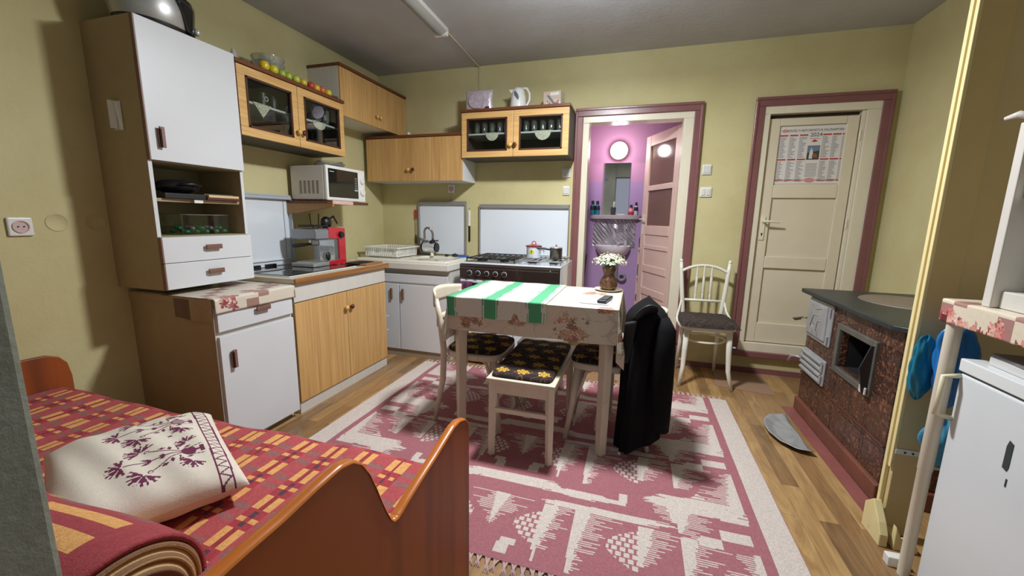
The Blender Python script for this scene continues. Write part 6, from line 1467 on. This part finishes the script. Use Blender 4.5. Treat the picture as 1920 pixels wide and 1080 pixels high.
obj('photo_roof', MB().prism([(-0.004, 0.195), (0.030, 0.190), (0.026, 0.218), (0.0, 0.226)], -0.0050, -0.0046, 'y'), mat('photo_rust', (144, 84, 70), 0.5), ph)
m = MB().prism([(0.036*math.cos(a)+0.0, 0.026+0.018*math.sin(a)) for a in [i*PI/12 for i in range(24)]], -0.0034, -0.002, 'y'); m.box(-CW/2+0.01, -0.04, -0.0032, -0.002, 0.020, 0.032); m.box(0.04, CW/2-0.01, -0.0032, -0.002, 0.020, 0.032)
m.prism([(-0.20+0.022*math.cos(a), CH-0.032+0.012*math.sin(a)) for a in [i*PI/10 for i in range(20)]], -0.0034, -0.002, 'y'); m.prism([(0.205+0.020*math.cos(a), CH-0.030+0.012*math.sin(a)) for a in [i*PI/10 for i in range(20)]], -0.0034, -0.002, 'y')
obj('ornament', m, PKI, ct)
obj('emblem', MB().prism([(-0.02, 0.312), (0.0, 0.306), (0.024, 0.312), (0.002, 0.326)], -0.0034, -0.002, 'y').box(-0.03, 0.034, -0.0032, -0.002, 0.330, 0.333), REDI, ct)

# ------------------------------------------------------------------ bathroom fittings
t = thing('bathroom_lamp', 'round lit glass wall lamp above the bathroom mirror', 'lamp', (-0.243, BB, 1.98))
obj('glass_disc', MB().lathe((0, -0.055, 0), [(0.092, 0.0), (0.088, -0.016), (0.06, -0.028), (0.0001, -0.032)], 36, axis='y'), emit('lit_glass', (255, 244, 214), 1.5), t, smooth='all')
obj('mount', MB().cyl((0, -0.05, 0), (0, 0, 0), 0.05, n=24), CHROME, t, smooth=True)
t = thing('mirror', 'tall frameless mirror above the bathroom shelf', 'mirror', (-0.39, BB, 1.30))
obj('glass', bx(0, 0.278, -0.012, -0.004, 0, 0.56), mat('mirror_silver', (225, 225, 228), 0.02, metal=1.0), t, bevel=0.001)
obj('backing', bx(0.003, 0.275, -0.004, 0, 0.003, 0.557), BLACK, t)
single('ornament', MB().prism([(0, 0.0), (0.022, 0.02), (0.016, 0.035), (0, 0.06), (-0.014, 0.035), (-0.022, 0.02)], -0.006, 0.0, 'y').cyl((0, -0.003, 0.06), (0, -0.003, 0.13), 0.0015, n=5), mat('dark_blue', (30, 40, 84), 0.4), 'small dark blue hanging ornament at the left of the mirror', 'ornament', (-0.36, BB-0.014, 1.665))
t = thing('bathroom_shelf', 'curved grey ceramic shelf under the mirror', 'shelf', (-0.245, BB, 1.262))
pts = [(-0.275, 0)]+[(0.275*math.cos(a), -0.12*math.sin(a)**0.7) for a in [PI-i*PI/20 for i in range(1, 20)]]+[(0.275, 0)]
obj('board', MB().prism(pts, 0.0, 0.045), mat('grey_ceramic', (176, 166, 170), 0.25, coat=0.3), t, bevel=0.006)
def bottle(label, cat, x, r_, h, cap, body, band=None):
    t = thing('bottle', label, cat, (x, BB-0.05, 1.3085))
    obj('bottle_body', MB().lathe((0, 0, 0), [(r_*0.92, 0), (r_, 0.005), (r_, h*0.55), (r_*0.9, h*0.66), (r_*0.5, h*0.74), (r_*0.5, h*0.76)], 20), body, t, smooth=True)
    obj('cap', MB().lathe((0, 0, 0), [(r_*0.6, h*0.75), (r_*0.55, h), (0.0001, h*1.005)], 16), cap, t, smooth=True)
    if band: obj('label_band', MB().lathe((0, 0, 0), [(r_*1.01, h*0.33), (r_*1.02, h*0.34), (r_*1.02, h*0.62), (r_*1.01, h*0.63)], 20), band, t, smooth=True)
TEALG = mat('teal_mouthwash', (30, 128, 136), 0.2, coat=0.4); BAND = mat('dark_band', (30, 34, 50), 0.4)
bottle('left one of two teal mouthwash bottles with black caps on the bathroom shelf', 'bottle', -0.490, 0.026, 0.150, BLACK, TEALG, BAND)
bottle('right one of two teal mouthwash bottles with black caps on the bathroom shelf', 'bottle', -0.438, 0.026, 0.148, BLACK, TEALG, BAND)
bottle('red bottle with dark cap at the right of the mirror', 'bottle', -0.082, 0.025, 0.108, BLACK, mat('red_bottle', (190, 60, 78), 0.3), mat('pink_band', (222, 170, 176), 0.4))
bottle('black and white spray can at the right end of the bathroom shelf', 'can', -0.030, 0.020, 0.135, BLACK, mat('white_can', (200, 196, 200), 0.3), BAND)
t = thing('toothbrush_cup', 'dark tumbler with a white brush in front of the mirror', 'cup', (-0.268, BB-0.06, 1.3085))
obj('cup', MB().lathe((0, 0, 0), [(0.022, 0), (0.026, 0.08), (0.022, 0.08), (0.0001, 0.01)], 18), mat('dark_grey_cup', (70, 66, 70), 0.3), t, smooth=True); obj('brush', MB().tube([(0, 0, 0.02), (0.005, 0, 0.10), (0.008, 0, 0.14)], [0.006, 0.006, 0.01], 8), WHITEP, t, smooth=True)
single('soap_dish', MB().box(-0.04, 0.04, -0.02, 0.02, 0, 0.008), WHITEP, 'small flat white dish right of the dark cup on the bathroom shelf', 'dish', (-0.185, BB-0.075, 1.3085), 0, bevel=0.003)
single('splash_sheet', bx(-0.475, -0.020, BB-0.008, BB-0.001, 0.955, 1.258), wave_metal(), 'wavy patterned silver panel between basin and shelf in the bathroom', 'panel')
t = thing('wash_basin', 'small white wash basin on the purple bathroom wall', 'basin', (-0.250, BB-0.002, 0.822))
def basin(u, v, o=1):
    a = PI*u; k = v
    r1 = (0.19, 0.24)
    return (-r1[0]*math.cos(a)*k, -r1[1]*math.sin(a)**0.8*k if math.sin(a) > 0 else 0, 0.150-0.05*math.cos(min(1, k/0.86)*PI/2)**0.7 if k < 0.86 else 0.150)
m = MB().grid(basin, 40, 20)
m.grid(lambda u, v: (-(0.19-0.10*v*v)*math.cos(PI*u), -(0.24-0.15*v*v)*math.sin(PI*u)**0.8 if math.sin(PI*u) > 0 else 0, 0.150-0.15*v), 40, 10)
obj('bowl', m, mat('basin_ceramic', (222, 214, 218), 0.15, coat=0.5), t, smooth='all')
obj('back_ledge', MB().box(-0.19, 0.19, -0.035, 0, 0.10, 0.158), mat('basin_ceramic2', (222, 214, 218), 0.15, coat=0.5), t, bevel=0.008)
obj('overflow', MB().cyl((0.0, -0.037, 0.135), (0, -0.034, 0.135), 0.008, n=12), BLACK, t)
obj('tap', MB().cyl((0.135, -0.03, 0.155), (0.135, -0.03, 0.205), 0.018, n=16).tube([(0.135, -0.03, 0.19), (0.09, -0.06, 0.195), (0.05, -0.08, 0.180)], 0.010, 10).tube([(0.135, -0.03, 0.205), (0.115, -0.045, 0.222)], 0.008, 8), CHROME, t, smooth=True)
single('pipe', MB().tube([(-0.20, BB-0.05, 0.78), (-0.20, BB-0.05, 0.62), (-0.17, BB-0.02, 0.60)], 0.018, 10), mat('grey_pipe', (130, 124, 140), 0.4), 'short grey drain bend under the basin', 'pipe', smooth='all')
single('toilet_brush_ring', MB().tube([(-0.135+0.035*math.cos(a), BB-0.05, 0.63+0.035*math.sin(a)) for a in [i*PI/10 for i in range(20)]], 0.015, 10, closed=True), mat('grey_ring', (140, 136, 150), 0.4), 'grey pipe loop right of the vase against the purple wall', 'pipe', smooth='all')
single('shower_hose', MB().tube([(-0.545, BB-0.03, 0.86), (-0.545, BB-0.05, 0.78), (-0.552, BB-0.05, 0.60), (-0.572, BB-0.06, 0.45), (-0.59, BB-0.06, 0.25)], [0.020, 0.014, 0.009, 0.009, 0.009], 10), mat('dark_hose', (66, 56, 74), 0.4), 'dark hose hanging in the left corner of the bathroom', 'hose', smooth='all')
t = thing('bathroom_rack', 'pale shelf rack with toiletries half hidden behind the open bathroom door', 'shelf', (0.020, BB-0.20, 0.15))
for z in (0.22, 0.50, 0.80): obj('shelf_board', bx(0, 0.25, 0, 0.19, z, z+0.02), PINKP, t)
obj('upright', MB().box(0.24, 0.26, 0, 0.19, 0, 0.95), PINKP, t)
obj('upright', MB().box(0.0, 0.015, 0.16, 0.19, 0, 0.85), PINKP, t)
for z, c_, h_, l in ((0.82, (60, 56, 66), 0.14, 'dark bottle on the top board of the bathroom rack'), (0.52, (60, 110, 70), 0.16, 'green bottle on the middle board of the bathroom rack'), (0.24, (150, 30, 44), 0.10, 'red container on the bottom board of the bathroom rack')):
    single('bottle', MB().lathe((0, 0, 0), [(0.03, 0), (0.032, 0.01), (0.032, h_*0.7), (0.014, h_*0.85), (0.014, h_), (0.0001, h_)], 16), mat('toiletry', c_, 0.35), l, 'bottle', (0.055, BB-0.13, 0.15+z+0.0005), smooth=True)

# visible helpers clean-up: none
